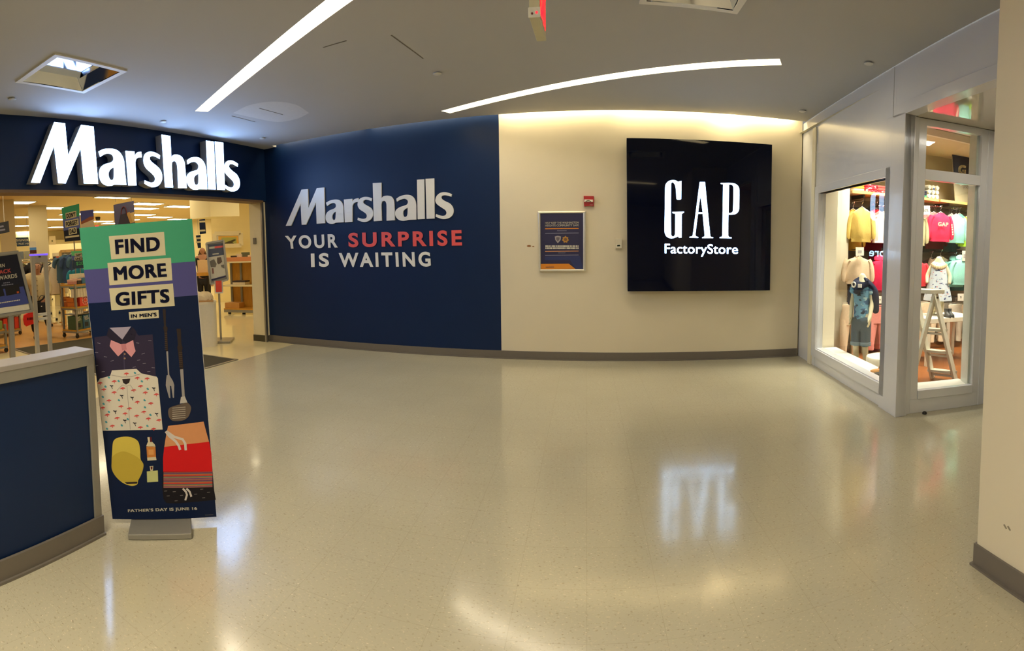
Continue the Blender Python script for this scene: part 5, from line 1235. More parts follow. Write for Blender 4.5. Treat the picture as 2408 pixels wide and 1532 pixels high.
# ---- right part of the store: poster stand, pedestal, shelf, table
q = [ZE(*p) for p in ((358,975),(690,925),(765,1650),(445,1775))]
q = [(485,572.5), (525.5,565.5), (536,658), (495,669)]
pl = card(510, 620, 8.6); P = [pl.at(*p) for p in q]
ins = [(488,578), (524,571.5), (532,652), (497,661)]
ph = lambda x, y: (440 + x / 8.065, 450 + y / 8.065)
sg = P_('steel_grey', (98, 104, 122))
t, pl = sign('sign_stand', q, 8.6, [(ins, P_('white', (206, 200, 184))), ([ph(400,1020),(ph(690,980)),ph(708,1205),ph(405,1255)], sg), ([ph(415,1060),ph(520,1045),ph(522,1085),ph(418,1100)], PWH), ([ph(520,1045),ph(680,1030),ph(684,1065),ph(522,1085)], LETR), ([ph(480,1185),ph(600,1172),ph(602,1195),ph(484,1208)], PWH),
    ([ph(430,1330),ph(510,1290),ph(560,1380),ph(540,1440),ph(450,1440)], P_('photo_grey', (124, 118, 108))), ([ph(570,1260),ph(640,1250),ph(665,1340),ph(600,1390),ph(570,1360)], P_('photo_brown', (112, 98, 88))), ([ph(470,1465),ph(500,1460),ph(510,1560),ph(480,1570)], P_('photo_rust', (150, 104, 90))), ([ph(640,1400),ph(700,1390),ph(710,1470),ph(650,1440)], P_('photo_grey', (124, 118, 108))), ([(497,657), (531,648), (531.5,652), (497.5,661)], PNAV)],
    'silver framed poster stand with photo collage left of the jamb', frame=(.03, STEEL), edge=GREYM)
bc = onz(534, 797); tp = pl.at(514, 664)
b = MB(); b.tube([tp - pl.n * .01, Vector((tp.x, tp.y, .02))], .018, STEEL, 10); b.build('pole', t)
b = MB(); b.obox(Vector((tp.x, tp.y, .018)), Rt_ * .2 if False else Vector((.17, .10, 0)), Vector((-.10, .17, 0)), Vector((0, 0, .016)), STEEL); b.build('base', t, bevel=.004)
zz = zat(526, 688, tp); b = MB(); b.obox(Vector((tp.x, tp.y, zz)) + pl.n * .04, bx * 0 + pl.n.cross(Vector((0, 0, 1))) * .07, pl.n * .02, Vector((0, 0, .01)), WHITE); b.obox(Vector((tp.x, tp.y, zz + .10)) + pl.n * .025, pl.n.cross(Vector((0, 0, 1))) * .07, pl.n * .004, Vector((0, 0, .10)), M('clear_plastic', (214, 210, 196), .2)); b.build('leaflet_holder', t)
o = carton('leaflet', Vector((tp.x, tp.y, zz + .012)) + pl.n * .042, pl.n.cross(Vector((0, 0, 1))) * .05, pl.n * .006, .19, RB, 'red leaflet in the holder of the silver poster stand', 'leaflet')

# white pedestal with folded tote
e = onz(512, 813); d_ = Vector((e.x, e.y, 0)).normalized(); lf = Vector((-d_.y, d_.x, 0))
c = Vector((e.x, e.y, 0)) + lf * .25 + d_ * .10
zt = zat(505, 707, c)
t = thing('display_pedestal', 'white rounded display pedestal beside the right edge of gift poster', 'pedestal', c)
rr = [c + lf * (.25 * math.copysign(abs(math.cos(a)) ** .6, math.cos(a))) + d_ * (.22 * math.copysign(abs(math.sin(a)) ** .6, math.sin(a))) for a in [2 * PI * k / 28 for k in range(28)]]
b = MB(); b.loft([[p for p in rr], [p + Vector((0, 0, zt - .04)) for p in rr]], M('pedestal_white', (224, 214, 190), .5)); b.build('body', t, smooth=True)
b = MB(); b.loft([[c + (p - c) * 1.03 + Vector((0, 0, zt - .04)) for p in rr], [c + (p - c) * 1.03 + Vector((0, 0, zt)) for p in rr]], M('pedestal_top', (238, 226, 196), .4)); b.build('top', t, smooth=True)
tt = thing('tote_bag', 'cream folded tote bag lying on the white rounded pedestal', 'bag', c + Vector((0, 0, zt)))
b = MB(); b.loft([[c + (p - c) * k + Vector((0, 0, zt + z + .02 * math.sin(9 * i) * (z > .02))) for i, p in enumerate(rr)] for z, k in ((.0, .78), (.03, .86), (.09, .80), (.13, .55), (.14, .2))], M('canvas_cream', (228, 206, 162), .9, bump=.3)); b.build('body', tt, smooth=True)
b = MB(); b.obox(c - d_ * .19 - lf * .05 + Vector((0, 0, zt + .012)), lf * .16, d_ * .03, Vector((0, 0, .012)), M('strap_tan', (196, 146, 84), .7)); b.build('strap', tt)

# wooden shelf unit with grey uprights
e0 = onz(527, 739); e1 = onz(592, 741); e0.z = e1.z = 0; du = (e1 - e0); du.z = 0; L = du.length + .5; du.normalize(); nb = Vector((-du.y, du.x, 0))
if nb.dot(e0) < 0: nb = -nb
zs = [zat(560, y, (e0 + e1) / 2) for y in (732, 676, 669, 615, 606, 596)]
t = thing('shelf_unit', 'honey wood shelf unit on casters inside the store by the jamb', 'shelf', (e0 + e1) / 2)
def sh(a, c, z): return e0 + du * a + nb * c + Vector((0, 0, z))
def sbox(b, a0, a1, c0, c1, z0, z1, m_): b.hexa([sh(a0, c0, z0), sh(a1, c0, z0), sh(a1, c1, z0), sh(a0, c1, z0)], [sh(a0, c0, z1), sh(a1, c0, z1), sh(a1, c1, z1), sh(a0, c1, z1)], m_)
za = zat(560, 734, e0 + du * .4)
ZB0, ZB1, ZB2 = zat(560, 726, e0 + du * .4), zat(560, 671, e0 + du * .4), zat(560, 615, e0 + du * .4)
b = MB(); sbox(b, 0, L, .40, .42, ZB0, ZB2, WOODP); b.build('back_panel', t)
for n_, z, m_ in (('shelf', ZB0, WOODP), ('shelf', ZB1, CREAM), ('shelf', ZB2, CREAM)): b = MB(); sbox(b, 0, L, 0, .42, z - .035, z, m_); b.build(n_, t)
for a in (.0, .28, .62, L - .04): b = MB(); sbox(b, a, a + .05, .36, .42, .06, ZB2 + .02, GREYM); b.build('upright', t)
b = MB(); sbox(b, 0, L, .0, .04, ZB0 - .10, ZB0 - .03, GREYM); b.build('rail', t)
for a in (.1, .5, L - .1):
    b = MB(); b.lathe(sh(a, .1, 0), [(0, 0), (.04, 0), (.04, .09), (0, .09)], DKMET, 10); b.build('caster', t)
carton('shoe_box', sh(.42, .16, ZB1), du * .17, nb * .12, .10, WB, 'white shoe box with dark lid on the middle wooden shelf', 'box', lid=DB)
carton('carton', sh(.22, .15, ZB0), du * .2, nb * .13, .13, BK('tan_box', (196, 140, 70)), 'tan open carton on the bottom wooden shelf', 'box')
carton('display_tray', sh(L / 2, .2, ZB2), du * (L / 2 - .05), nb * .18, .10, M('salmon', (216, 142, 92), .6), 'long salmon tray on top of the honey wood shelf unit', 'tray')
rnd = random.Random(3)
for k in range(7):
    a = .28 + k * .15; m_ = [DB, WB, BK('moss', (96, 100, 74)), WB, DB, BK('stone', (150, 148, 130)), DB][k]
    carton('framed_print', sh(a, .15, ZB2 + .10), du * .09, nb * .05, .04 + .035 * (k % 3) + (.08 if k > 4 else 0), m_, ['dark', 'white', 'moss green', 'white', 'dark', 'stone', 'dark'][k] + ' frame ' + ['nearest the poster stand', 'second', 'third', 'fourth', 'fifth', 'sixth', 'nearest the jamb'][k] + ' in the row on the salmon tray', 'picture frame')
# wall behind it with a framed landscape
pl = card(545, 560, 15.5); a, c = pl.at(498, 560), pl.at(600, 560); a.z = c.z = 0
b = MB(); b.wallbox(a, c, 0, 3.3, .2, M('warm_wall', (246, 226, 164), .6, noise=.01), n=-pl.n); struct(b.build('wall_gallery'))
q = [ZE(*p) for p in ((520,805),(1020,790),(1030,1030),(525,1040))]
t, pl = sign('framed_landscape', q, 15.2, [([ZE(*p) for p in ((590,855),(970,845),(985,1020),(600,1030))], P_('gold_mat', (230, 180, 84))), ([ZE(*p) for p in ((650,880),(935,875),(940,1010),(655,1015))], P_('meadow', (176, 178, 100))), ([ZE(*p) for p in ((660,1000),(760,960),(900,910),(930,925),(860,970),(920,1010))], P_('tree_dark', (84, 78, 52)))], 'white framed landscape picture with gold mat on the far wall', 'picture', frame=(.12, CREAM))
# wooden table with pink box and dark figure behind
pl = card(478, 650, 11.0); a, c = pl.at(460, 650), pl.at(492, 650); z = a.z; a.z = c.z = 0; dd = (c - a).normalized()
t = thing('display_table', 'wooden display table behind the right edge of gift poster', 'table', (a + c) / 2)
b = MB(); b.wallbox(a, c, z, z + .07, .5, WOODP, n=-pl.n); b.build('tabletop', t)
for e in (a + dd * .03, c - dd * .03):
    for k in (.04, .46): b = MB(); b.bar(e - pl.n * k, e - pl.n * k + Vector((0, 0, z)), .04, .04, DKMET); b.build('leg', t)
m_ = a.lerp(c, .55) - pl.n * .2; m_.z = z + .07
carton('bag_box', m_, dd * .11, pl.n * .1, .27, M('peach_box', (232, 196, 148), .6), 'peach box on the wooden table behind the gift poster edge', 'box')
p = card(476, 600, 12.4).at(476, 600); p.z = 0
t = thing('person', 'person with brown hair in black top behind the poster stand', 'person', p)
w_ = Vector((p.x, p.y, 0)).normalized(); s_ = Vector((w_.y, -w_.x, 0)); zt = zat(478, 577, p)
def bq(r, f, z): return p + s_ * r - w_ * f + Vector((0, 0, z * zt / 1.64))
V = [bq(0,0,.9), bq(0,0,1.15), bq(0,0,1.34), bq(0,.01,1.43), bq(0,.02,1.50), bq(0,.02,1.58), bq(-.09,0,.86), bq(-.09,.02,.48), bq(-.09,0,.09), bq(-.09,.12,.04), bq(.09,0,.86), bq(.09,-.02,.48), bq(.09,-.04,.09), bq(.09,.08,.04), bq(-.18,0,1.33), bq(-.25,0,1.08), bq(-.22,.1,.88), bq(-.2,.14,.80), bq(.18,0,1.33), bq(.25,0,1.08), bq(.22,.1,.88), bq(.2,.14,.80)]
E_ = [(0,1),(1,2),(2,3),(3,4),(4,5),(0,6),(6,7),(7,8),(8,9),(0,10),(10,11),(11,12),(12,13),(2,14),(14,15),(15,16),(16,17),(2,18),(18,19),(19,20),(20,21)]
R_ = [.13,.12,.11,.05,.08,.07,.085,.06,.042,.036,.085,.06,.042,.036,.055,.045,.033,.036,.055,.045,.033,.036]
fingers(V, E_, R_, 17, (0, 0, -1), s_); fingers(V, E_, R_, 21, (0, 0, -1), -s_)
skin('body', V, E_, R_, SKIN, t)
skin('top', [bq(0,0,.84), bq(0,0,1.15), bq(0,0,1.34), bq(-.19,0,1.32), bq(-.25,0,1.08), bq(-.225,.08,.93), bq(.19,0,1.32), bq(.25,0,1.08), bq(.225,.08,.93)], [(0,1),(1,2),(2,3),(3,4),(4,5),(2,6),(6,7),(7,8)], [.16,.14,.125,.075,.065,.05,.075,.065,.05], CK, t)
skin('trousers', [bq(0,0,.86), bq(-.09,0,.8), bq(-.09,.02,.48), bq(-.09,0,.12), bq(.09,0,.8), bq(.09,-.02,.48), bq(.09,-.04,.12)], [(0,1),(1,2),(2,3),(0,4),(4,5),(5,6)], [.13,.11,.08,.06,.11,.08,.06], TR, t)
skin('hair', [bq(0,-.03,1.36), bq(0,-.03,1.48), bq(0,.0,1.595), bq(-.07,0,1.42), bq(.07,0,1.42)], [(0,1),(1,2),(1,3),(1,4)], [.08,.10,.06,.04,.04], M('brown_hair', (96, 62, 34), .7, bump=.5, noise=.2, scale=50), t)

# ================================================================== children's clothes shop at the right
def PY(x, y, Y): return Pl((0, Y, 0), (0, -1, 0)).at(x, y)
ZU = lambda x, y: (1980 + x / 6.385, 380 + y / 6.385)
ZV = lambda x, y: (2150 + x / 6.383, 380 + y / 6.383)
ZX = lambda x, y: (2150 + x / 4.506, 580 + y / 4.506)
HG = M('hanger_rail_dark', (62, 56, 50), .45, .3)
# wall shelves and rails
xs = PY(2210, 468, 6.2).x
for x0, x1, lab in ((3.29, xs - .015, 'pale wood wall shelf carrying folded tops, left of the gap'), (xs + .015, 6.4, 'pale wood wall shelf carrying the upright picture card, right of the gap')):
    t = thing('wall_shelf', lab, 'shelf', (x0, 6.4, 2.25))
    b = MB(); b.box((x0, 6.2, 2.25), (x1, 6.61, 2.29), WOODS); b.build('board', t, bevel=.003)
    k = x0 + .2
    while k < x1: b = MB(); b.box((k, 6.25, 2.20), (k + .02, 6.61, 2.25), HG); b.build('bracket', t); k += .8
GPN = M('shop_panel_grey', (150, 140, 118), .6, noise=.03)
b = MB(); b.box((3.28, 6.595, .1), (6.6, 6.615, 2.2), GPN); struct(b.build('trim_7'))
rails = []
for z, lab in ((2.06, 'dark hanging rail of the top row of children tops'), (1.50, 'dark hanging rail of the middle row of children tops'), (.98, 'dark hanging rail of the low row of trousers')):
    t = thing('hanging_rail', lab, 'rail', (4.8, 6.5, z))
    b = MB(); b.box((3.3, 6.52, z - .03), (6.4, 6.545, z + .03), HG); b.build('bar', t)
    for k in range(4): b = MB(); b.box((3.4 + k * .9, 6.54, z - .02), (3.44 + k * .9, 6.60, z + .02), HG); b.build('bracket', t)
    rails.append(t)
def arm(p, z):
    r = min(rails, key=lambda o: abs(o.location.z - z)); b = MB(); b.tube([(p.x, 6.53, z), (p.x, p.y - .03, z), (p.x, p.y - .035, z + .02)], .006, CHROME, 6); b.build('arm', r)
def shopg(px, py, Y, mat, w, h, label, rz=0., group=None, kind='top', **kw):
    p = PY(px, py, Y); kw.setdefault('sl', h * .8); arm(p, p.z + (.095 if kind == 'trousers' else .108)); return hang('trousers_pair' if kind == 'trousers' else 'shirt', 'g%.3f%.3f%s' % (w, h, sorted(kw.items())), mat, p, rz, label, group, cat='clothing', name='child_trousers' if kind == 'trousers' else 'child_sweatshirt', w=w, h=h, **(dict(seed=kw.get('seed', 0)) if kind == 'trousers' else kw))
YL, YD, CO, HP, WHc, CRM, OLV, MNT, LIM, GRYc, DRD, DTL, PKP, MAR = CL('lemon', (238, 204, 110)), CL('mustard', (206, 160, 60)), CL('coral', (232, 104, 96)), CL('hot_pink', (222, 34, 76)), CL('blush', (242, 214, 200)), CL('shell', (222, 196, 160)), CL('khaki', (176, 166, 122)), CL('mint', (150, 214, 196)), CL('lime', (168, 224, 44)), CL('stone_grey', (162, 150, 136)), CL('dark_red', (120, 20, 40)), CL('dark_teal', (48, 92, 90)), CL('salmon_pink', (228, 146, 132)), CL('maroon', (112, 44, 48))  # mustard, dark red and dark teal also paint the shade on rear hems
shopg(2006, 496, 6.35, YD, .28, .56, 'mustard top coloured as in shade behind the lemon sweatshirt in the shop window', -.5)  # longer hem behind the lemon one, shade put into its colour
shopg(2027, 492, 6.12, YL, .30, .45, 'lemon yellow sweatshirt on the top rail, seen through the corner window', -.75)
shopg(2060, 495, 6.38, CL('scarlet', (206, 40, 50)), .34, .42, 'scarlet top behind the blush sweatshirt on the top rail', -.2)
shopg(2068, 502, 6.22, CO, .33, .42, 'coral top just behind the blush sweatshirt on the top rail', -.2)
shopg(2078, 503, 6.10, WHc, .33, .41, 'pale blush sweatshirt beside the lemon one on the top rail', -.2)
shopg(2110, 500, 6.20, GRYc, .34, .44, 'grey top hidden mostly by the white pillar, top rail', -.2)
shopg(2200, 503, 6.45, DRD, .36, .56, 'red top coloured dark as in shade, longest behind the lettered pink sweatshirt', -.1)  # dark colour stands in for shaded hems under the top row
shopg(2232, 508, 6.45, DTL, .36, .58, 'teal top coloured dark as in shade, longest behind the mint green one', -.1)  # shade below the mint hems, put into a darker cloth
shopg(2050, 500, 6.46, DRD, .36, .56, 'red top coloured dark as in shade, hanging longest behind the blush sweatshirt', -.1)  # hem shade under the blush top, painted as dark cloth
shopg(2155, 507, 6.10, OLV, .32, .44, 'khaki top at the left edge of the recess window, top rail', -.1)
for k in range(3): shopg(2180 + k * 8, 503, 6.40 - k * .08, CO if k != 1 else CL('scarlet', (206, 40, 50)), .33, .42, ['coral top deepest behind the lettered pink sweatshirt', 'scarlet top second behind the lettered pink sweatshirt', 'coral top directly behind the lettered pink sweatshirt'][k], -.15)
gp = shopg(2212, 503, 6.08, HP, .34, .42, 'hot pink sweatshirt with three cream letters, front of the top rail', -.25)
def label_on(t, txt, mat, w, x0, z0, hgt, dy):
    vs, fs = text_mesh(txt, .05, True); b = MB(); L = Vector(t.location)
    b.raw([L + Vector((x0 + u * w, dy, z0 + v * hgt)) for u, v in vs], fs, mat); return b.build('lettering', t, recalc=False)
label_on(gp, 'GAP', M('felt_cream', (228, 206, 176), .9), .17, -.075, -.19, .06, -.088)
b = MB(); L = Vector(gp.location)
for k in range(5): b.obox(L + Vector((.165 + .006 * k, -.058, -.16 - k * .035)), (.010, 0, 0), (0, .002, 0), (0, 0, .012), M('felt_cream', (228, 206, 176)))
b.build('sleeve_mark', gp)
shopg(2238, 507, 6.30, GRYc, .32, .42, 'grey top between the pink and mint sweatshirts, top rail', -.2)
shopg(2248, 508, 6.12, MNT, .33, .42, 'mint green top right of the lettered pink sweatshirt', -.25)
shopg(2256, 506, 6.30, CL('aqua', (128, 196, 180)), .33, .42, 'aqua top behind the mint green one, top rail', -.25)
shopg(2276, 512, 6.10, LIM, .34, .46, 'lime green top at the right end of the visible top rail', -.2)
# middle row
shopg(2018, 606, 6.10, CRM, .36, .36, 'shell cream sweatshirt on the middle rail behind the boy mannequin', -.2)
hp = shopg(2072, 612, 6.08, HP, .36, .42, 'hot pink hoodie on the middle rail in the corner window', -.1, hood=True)
label_on(hp, 'G', M('felt_cream', (228, 206, 176)), .055, .02, -.19, .07, -.088)
shopg(2058, 610, 6.36, DRD, .36, .48, 'dark red hoodie behind the hot pink hoodie, middle rail', -.1, hood=True)
shopg(2156, 616, 6.08, CL('scarlet', (206, 40, 50)), .34, .36, 'scarlet top at the left edge of recess window, middle rail', -.1)
shopg(2212, 606, 6.30, CL('oat', (226, 206, 170)), .38, .38, 'oat coloured cardigan behind the dressed small mannequin', -.1)
shopg(2190, 610, 6.40, CL('cocoa_cloth', (74, 54, 42)), .36, .36, 'dark brown top deep behind the small mannequin', -.1)
shopg(2246, 612, 6.16, CL('aqua', (128, 196, 180)), .34, .42, 'aqua hoodie left of the mint one, middle rail', -.2, hood=True)
shopg(2262, 610, 6.06, MNT, .34, .40, 'mint hoodie at the right end of the middle rail', -.2, hood=True)
shopg(2254, 612, 6.40, DTL, .36, .50, 'dark teal hoodie behind the mint ones, middle rail', -.1, hood=True)
# low row
shopg(2000, 716, 6.10, CRM, .30, .72, 'shell cream trousers at the left end of the low rail', 0, kind='trousers')
shopg(2022, 718, 6.30, OLV, .30, .70, 'khaki trousers behind the boy mannequin legs', 0, kind='trousers')
shopg(2064, 722, 6.08, PKP, .32, .60, 'salmon pink trousers right of the boy mannequin', 0, kind='trousers')
shopg(2080, 722, 6.24, PKP, .32, .60, 'salmon pink trousers behind the window frame edge', 0, kind='trousers')
shopg(2074, 726, 6.40, MAR, .32, .66, 'maroon trousers behind the salmon pink ones', 0, kind='trousers')
for k, (x, y, Y, m_, lab) in enumerate(((2172, 712, 6.1, CRM, 'shell cream baby trousers behind the ladder left rail'), (2204, 715, 6.12, CL('oat', (226, 206, 170)), 'oat baby trousers behind the ladder apex'), (2222, 712, 6.35, CL('linen', (196, 184, 160)), 'linen baby trousers deeper behind the ladder'), (2246, 716, 6.08, CL('linen', (196, 184, 160)), 'linen baby trousers at right of the ladder'), (2264, 716, 6.2, CL('oat', (226, 206, 170)), 'oat baby trousers at the right window edge'), (2233, 714, 6.42, CL('cocoa_cloth', (74, 54, 42)), 'dark brown baby trousers deep on the low rail'))): shopg(x, y, Y, m_, .30, .58, lab, 0, kind='trousers')

# folded stacks on the shelf
def folded(px, y0, n, mats, w, dpt, label, group=None):
    for k in range(n):
        p = PY(px, y0, 6.36); z = 2.29 + k * .035
        b = MB(); R = [[Vector((p.x + w * c, 6.38 + dpt * s_, z + dz)) for c, s_ in [(math.copysign(abs(math.cos(a)) ** .45, math.cos(a)), math.copysign(abs(math.sin(a)) ** .45, math.sin(a))) for a in [2 * PI * i / 24 for i in range(24)]]] for dz in (.001,)]
        base = R[0]; c_ = Vector((p.x, 6.38, 0))
        rings = [[Vector((c_.x + (q.x - c_.x) * s_, c_.y + (q.y - c_.y) * s_, z + dz)) for q in base] for s_, dz in ((.95, .001), (1.0, .010), (1.0, .025), (.95, .034))]
        b.loft(rings, mats[k % len(mats)]); o = b.build('folded_shirt', smooth=True)
        tag(o, label[k], 'folded clothing', group)
WDOT = pattern_mat('cloth_red_dot', (206, 36, 56), [((236, 220, 214), 26, .56)])
folded(2012, 440, 3, [CRM, YD, YD], .10, .14, ['shell cream folded top at the shelf left end, lowest', 'mustard folded top at the shelf left end, middle', 'mustard folded top at the shelf left end, topmost'])
folded(2042, 440, 3, [WDOT], .11, .15, ['red and white dotted folded top, lowest of the left dotted stack', 'red and white dotted folded top, middle of the left dotted stack', 'red and white dotted folded top, topmost of the left dotted stack'])
folded(2066, 440, 3, [WDOT, CO, CO], .08, .15, ['red dotted folded top under the coral ones on the shelf', 'coral folded top over the dotted one on the shelf', 'coral folded top, topmost on the middle shelf stack'])
folded(2082, 440, 3, [CL('jade', (60, 150, 110)), MNT, CL('jade', (60, 150, 110))], .09, .15, ['jade folded top, lowest at the window frame edge', 'mint folded top between two jade ones at window frame edge', 'jade folded top, topmost at the window frame edge'])
folded(2162, 455, 3, [CL('jade', (60, 150, 110)), CL('ink_navy', (30, 36, 58)), CL('ink_navy', (30, 36, 58))], .07, .15, ['jade folded top, lowest beside the rolled tops', 'ink navy folded top, middle beside the rolled tops', 'ink navy folded top, topmost beside the rolled tops'])
BW_ = pattern_mat('cloth_blue_swirl', (222, 214, 186), [((56, 82, 140), 9, .60)])
c0 = PY(2190, 455, 6.33)
rw = ['bottom', 'middle', 'top']
for r in range(3):
    for k in range(3):
        p = Vector((c0.x - .075 + k * .075, 6.27, 2.29 + .037 + r * .068)); b = MB()
        prof = [(0, 0), (.030, 0), (.036, .012), (.036, .24), (.030, .25), (0, .25)]
        b.lathe((0, 0, 0), prof, BW_, 14); b.v = [p + Vector((v.x, v.z, v.y)) for v in b.v]
        tag(b.build('rolled_shirt', smooth=True), 'blue and white rolled top, %s row, %s of the pigeonhole stack' % (rw[r], ['left', 'middle', 'right'][k]), 'folded clothing', 'rolled tops stacked on the shelf')
# upright picture card on the shelf
plc = Pl((0, 6.3, 0), (0, -1, 0)); P = [plc.at(*p) for p in ((2239, 361), (2284, 366), (2280, 472), (2246, 470))]
zb = 2.291; P[2].z = P[3].z = zb
t = thing('picture_card', 'tall card with navy top and cream letter standing on the shelf', 'card', (P[2] + P[3]) / 2)
b = MB(); b.poly(P, M('card_sage', (176, 168, 134), .6), back=(0, .012, 0)); b.build('panel', t)
b = MB(); b.poly([plc.at(x, y, .003) for x, y in ((2239, 361), (2284, 366), (2282, 414), (2243, 410))], P_('card_navy', (42, 42, 62)))
b.poly([plc.at(x, y, .003) for x, y in ((2254, 430), (2268, 430), (2262, 437), (2258, 437))], PWH); b.build('printed_sheet', t, recalc=False)
b = MB(); b.text('G', [(2253, 388), (2272, 389), (2271, 412), (2254, 411)], plc, P_('card_cream', (232, 218, 174)), .005, .06); b.build('lettering', t, recalc=False); b = MB(); b.text('LO', [(2266.5, 438), (2276, 438.5), (2276, 444), (2266.5, 444)], plc, PWH, .005, .03); b.build('lettering', t, recalc=False)
# price cards
def pcard(px, py, w, h, txt, lab, Y=6.0):
    pl = Pl((0, Y, 0), (0, -1, 0)); q = [(px, py), (px + w, py), (px + w, py + h), (px, py + h)]
    t = thing('price_card', lab, 'price card', pl.at(px + w / 2, py + h / 2))
    b = MB(); b.poly([pl.at(*p) for p in q], M('card_white', (240, 232, 212), .5), back=(0, .006, 0)); b.build('panel', t)
    b = MB()
    if txt: b.text(txt, [(px + w * (.5 - .1 * len(txt)), py + h * .35), (px + w * (.5 + .1 * len(txt)), py + h * .35), (px + w * (.5 + .1 * len(txt)), py + h * .68), (px + w * (.5 - .1 * len(txt)), py + h * .68)], pl, INK, .003, .01)
    else:
        for k in range(3): b.poly([pl.at(px + w * a, py + h * (.35 + k * .14) + c, .003) for a, c in ((.25, 0), (.75, 0), (.75, h * .05), (.25, h * .05))], PGRY)
    b.build('lettering', t, recalc=False)
    b = MB(); p = pl.at(px + w / 2, py + h / 2) + Vector((0, .007, 0)); b.tube([p, (p.x, 6.53, p.z)], .006, HG, 6); b.build('arm', t)
pcard(2012.5, 582, 19, 19.5, None, 'white price card over the shell cream sweatshirt'); pcard(2063, 697, 13, 17, '9', 'white price card over the salmon pink trousers')
pcard(2168, 484, 19, 21, '50%', 'white discount card left of the lettered pink sweatshirt'); pcard(2263, 590, 12, 24, None, 'white price card at the right end over the mint hoodie'); pcard(2252.5, 691, 14, 17, '9', 'white price card over the linen baby trousers')

# boy mannequin
MQ = M('mannequin_cream', (226, 214, 176), .45, noise=.02)
mp_ = Vector((3.07, 5.46, 0)); w_ = Vector((mp_.x, mp_.y, 0)).normalized(); mr = Vector((w_.y, -w_.x, 0)); mu = -w_
mu2 = (Matrix.Rotation(-.35, 3, 'Z') @ mu); mr2 = (Matrix.Rotation(-.35, 3, 'Z') @ mr)
def bm_(r, f, z): return mp_ + mr2 * (r * .78) + mu2 * f + Vector((0, 0, z))
t = thing('mannequin', 'headless boy mannequin in blue camouflage tee and slate shorts in window', 'mannequin', mp_)
V = [bm_(0,0,.66), bm_(0,0,.86), bm_(0,0,1.04), bm_(0,.0,1.14), bm_(0,.01,1.20), bm_(-.065,0,.60), bm_(-.07,.02,.34), bm_(-.07,-.01,.08), bm_(-.07,.08,.035), bm_(.065,0,.60), bm_(.075,.0,.34), bm_(.08,-.03,.08), bm_(.085,.06,.035),
     bm_(-.12,0,1.05), bm_(-.17,-.01,.86), bm_(-.16,.03,.70), bm_(-.155,.05,.65), bm_(.12,0,1.05), bm_(.175,-.01,.86), bm_(.17,.05,.70), bm_(.165,.07,.65)]
E_ = [(0,1),(1,2),(2,3),(3,4),(0,5),(5,6),(6,7),(7,8),(0,9),(9,10),(10,11),(11,12),(2,13),(13,14),(14,15),(15,16),(2,17),(17,18),(18,19),(19,20)]
R_ = [.085,.08,.085,.042,.040,.062,.046,.032,.028,.062,.046,.032,.028,.042,.034,.025,.028,.042,.034,.025,.028]
fingers(V, E_, R_, 16, (0, 0, -1), mu2, .8); fingers(V, E_, R_, 20, (0, 0, -1), mu2, .8)
skin('body', V, E_, R_, MQ, t)
CAMO = pattern_mat('cloth_blue_camo', (112, 168, 196), [((52, 92, 130), 9, .52), ((28, 44, 64), 10, .60), ((176, 206, 206), 11, .62)])
skin('camouflage_tee', [bm_(0,0,.58), bm_(0,0,.86), bm_(0,0,1.03), bm_(0,0,1.11), bm_(-.125,0,1.04), bm_(-.165,-.005,.93), bm_(.125,0,1.04), bm_(.165,-.005,.93)], [(0,1),(1,2),(2,3),(2,4),(4,5),(2,6),(6,7)], [.112,.098,.10,.055,.056,.052,.056,.052], CAMO, t)
DEN = M('slate_denim', (66, 82, 92), .85, noise=.1, scale=80, bump=.2); DEN2 = M('slate_denim_light', (104, 122, 130), .85)
o = skin('shorts', [bm_(0,0,.70), bm_(0,0,.62), bm_(-.068,0,.54), bm_(-.075,.01,.27), bm_(.068,0,.54), bm_(.079,0,.27)], [(0,1),(1,2),(2,3),(1,4),(4,5)], [.104,.108,.08,.07,.08,.07], DEN, t)
b = MB()
for r, f in ((-.073, .01), (.077, 0)): b.loft([[bm_(r, f, z) + Vector((.072 * k * math.cos(a), .072 * k * math.sin(a), 0)) for a in [2 * PI * i / 18 for i in range(18)]] for z, k in ((.305, 1.0), (.345, 1.02), (.35, .9))], DEN2)
b.build('cuff', o, smooth=True)
NVC = M('navy_knit', (26, 30, 52), .9, bump=.3, noise=.12, scale=60)
o = skin('shoulder_sweater', [bm_(0,-.05,1.10), bm_(-.13,-.02,1.09), bm_(-.195,-.02,.94), bm_(-.20,-.02,.78), bm_(.13,-.02,1.09), bm_(.205,-.02,.94), bm_(.225,-.03,.70), bm_(-.05,.10,1.06), bm_(.06,.10,1.06), bm_(-.01,.125,1.03), bm_(-.04,.13,.94)], [(0,1),(1,2),(2,3),(0,4),(4,5),(5,6),(1,7),(7,9),(4,8),(8,9),(9,10)], [.075,.062,.05,.04,.062,.055,.045,.04,.04,.05,.035], NVC, t)
b = MB(); b.tube([bm_(-.075 + .03 * math.cos(a), .135 + .01, 1.06 + .03 * math.sin(a)) for a in [2 * PI * k / 10 for k in range(11)]], .010, M('rib_white', (226, 220, 204), .9), 6); b.obox(bm_(.03, .15, 1.05), mr2 * .022, mu2 * .012, Vector((0, 0, .022)), M('rib_white', (226, 220, 204))); b.build('white_cuff', o)
b = MB(); b.lathe(mp_ + Vector((0, 0, .0)), [(0, 0), (.17, 0), (.17, .012), (0, .012)], GREYM, 24); b.build('base', t)
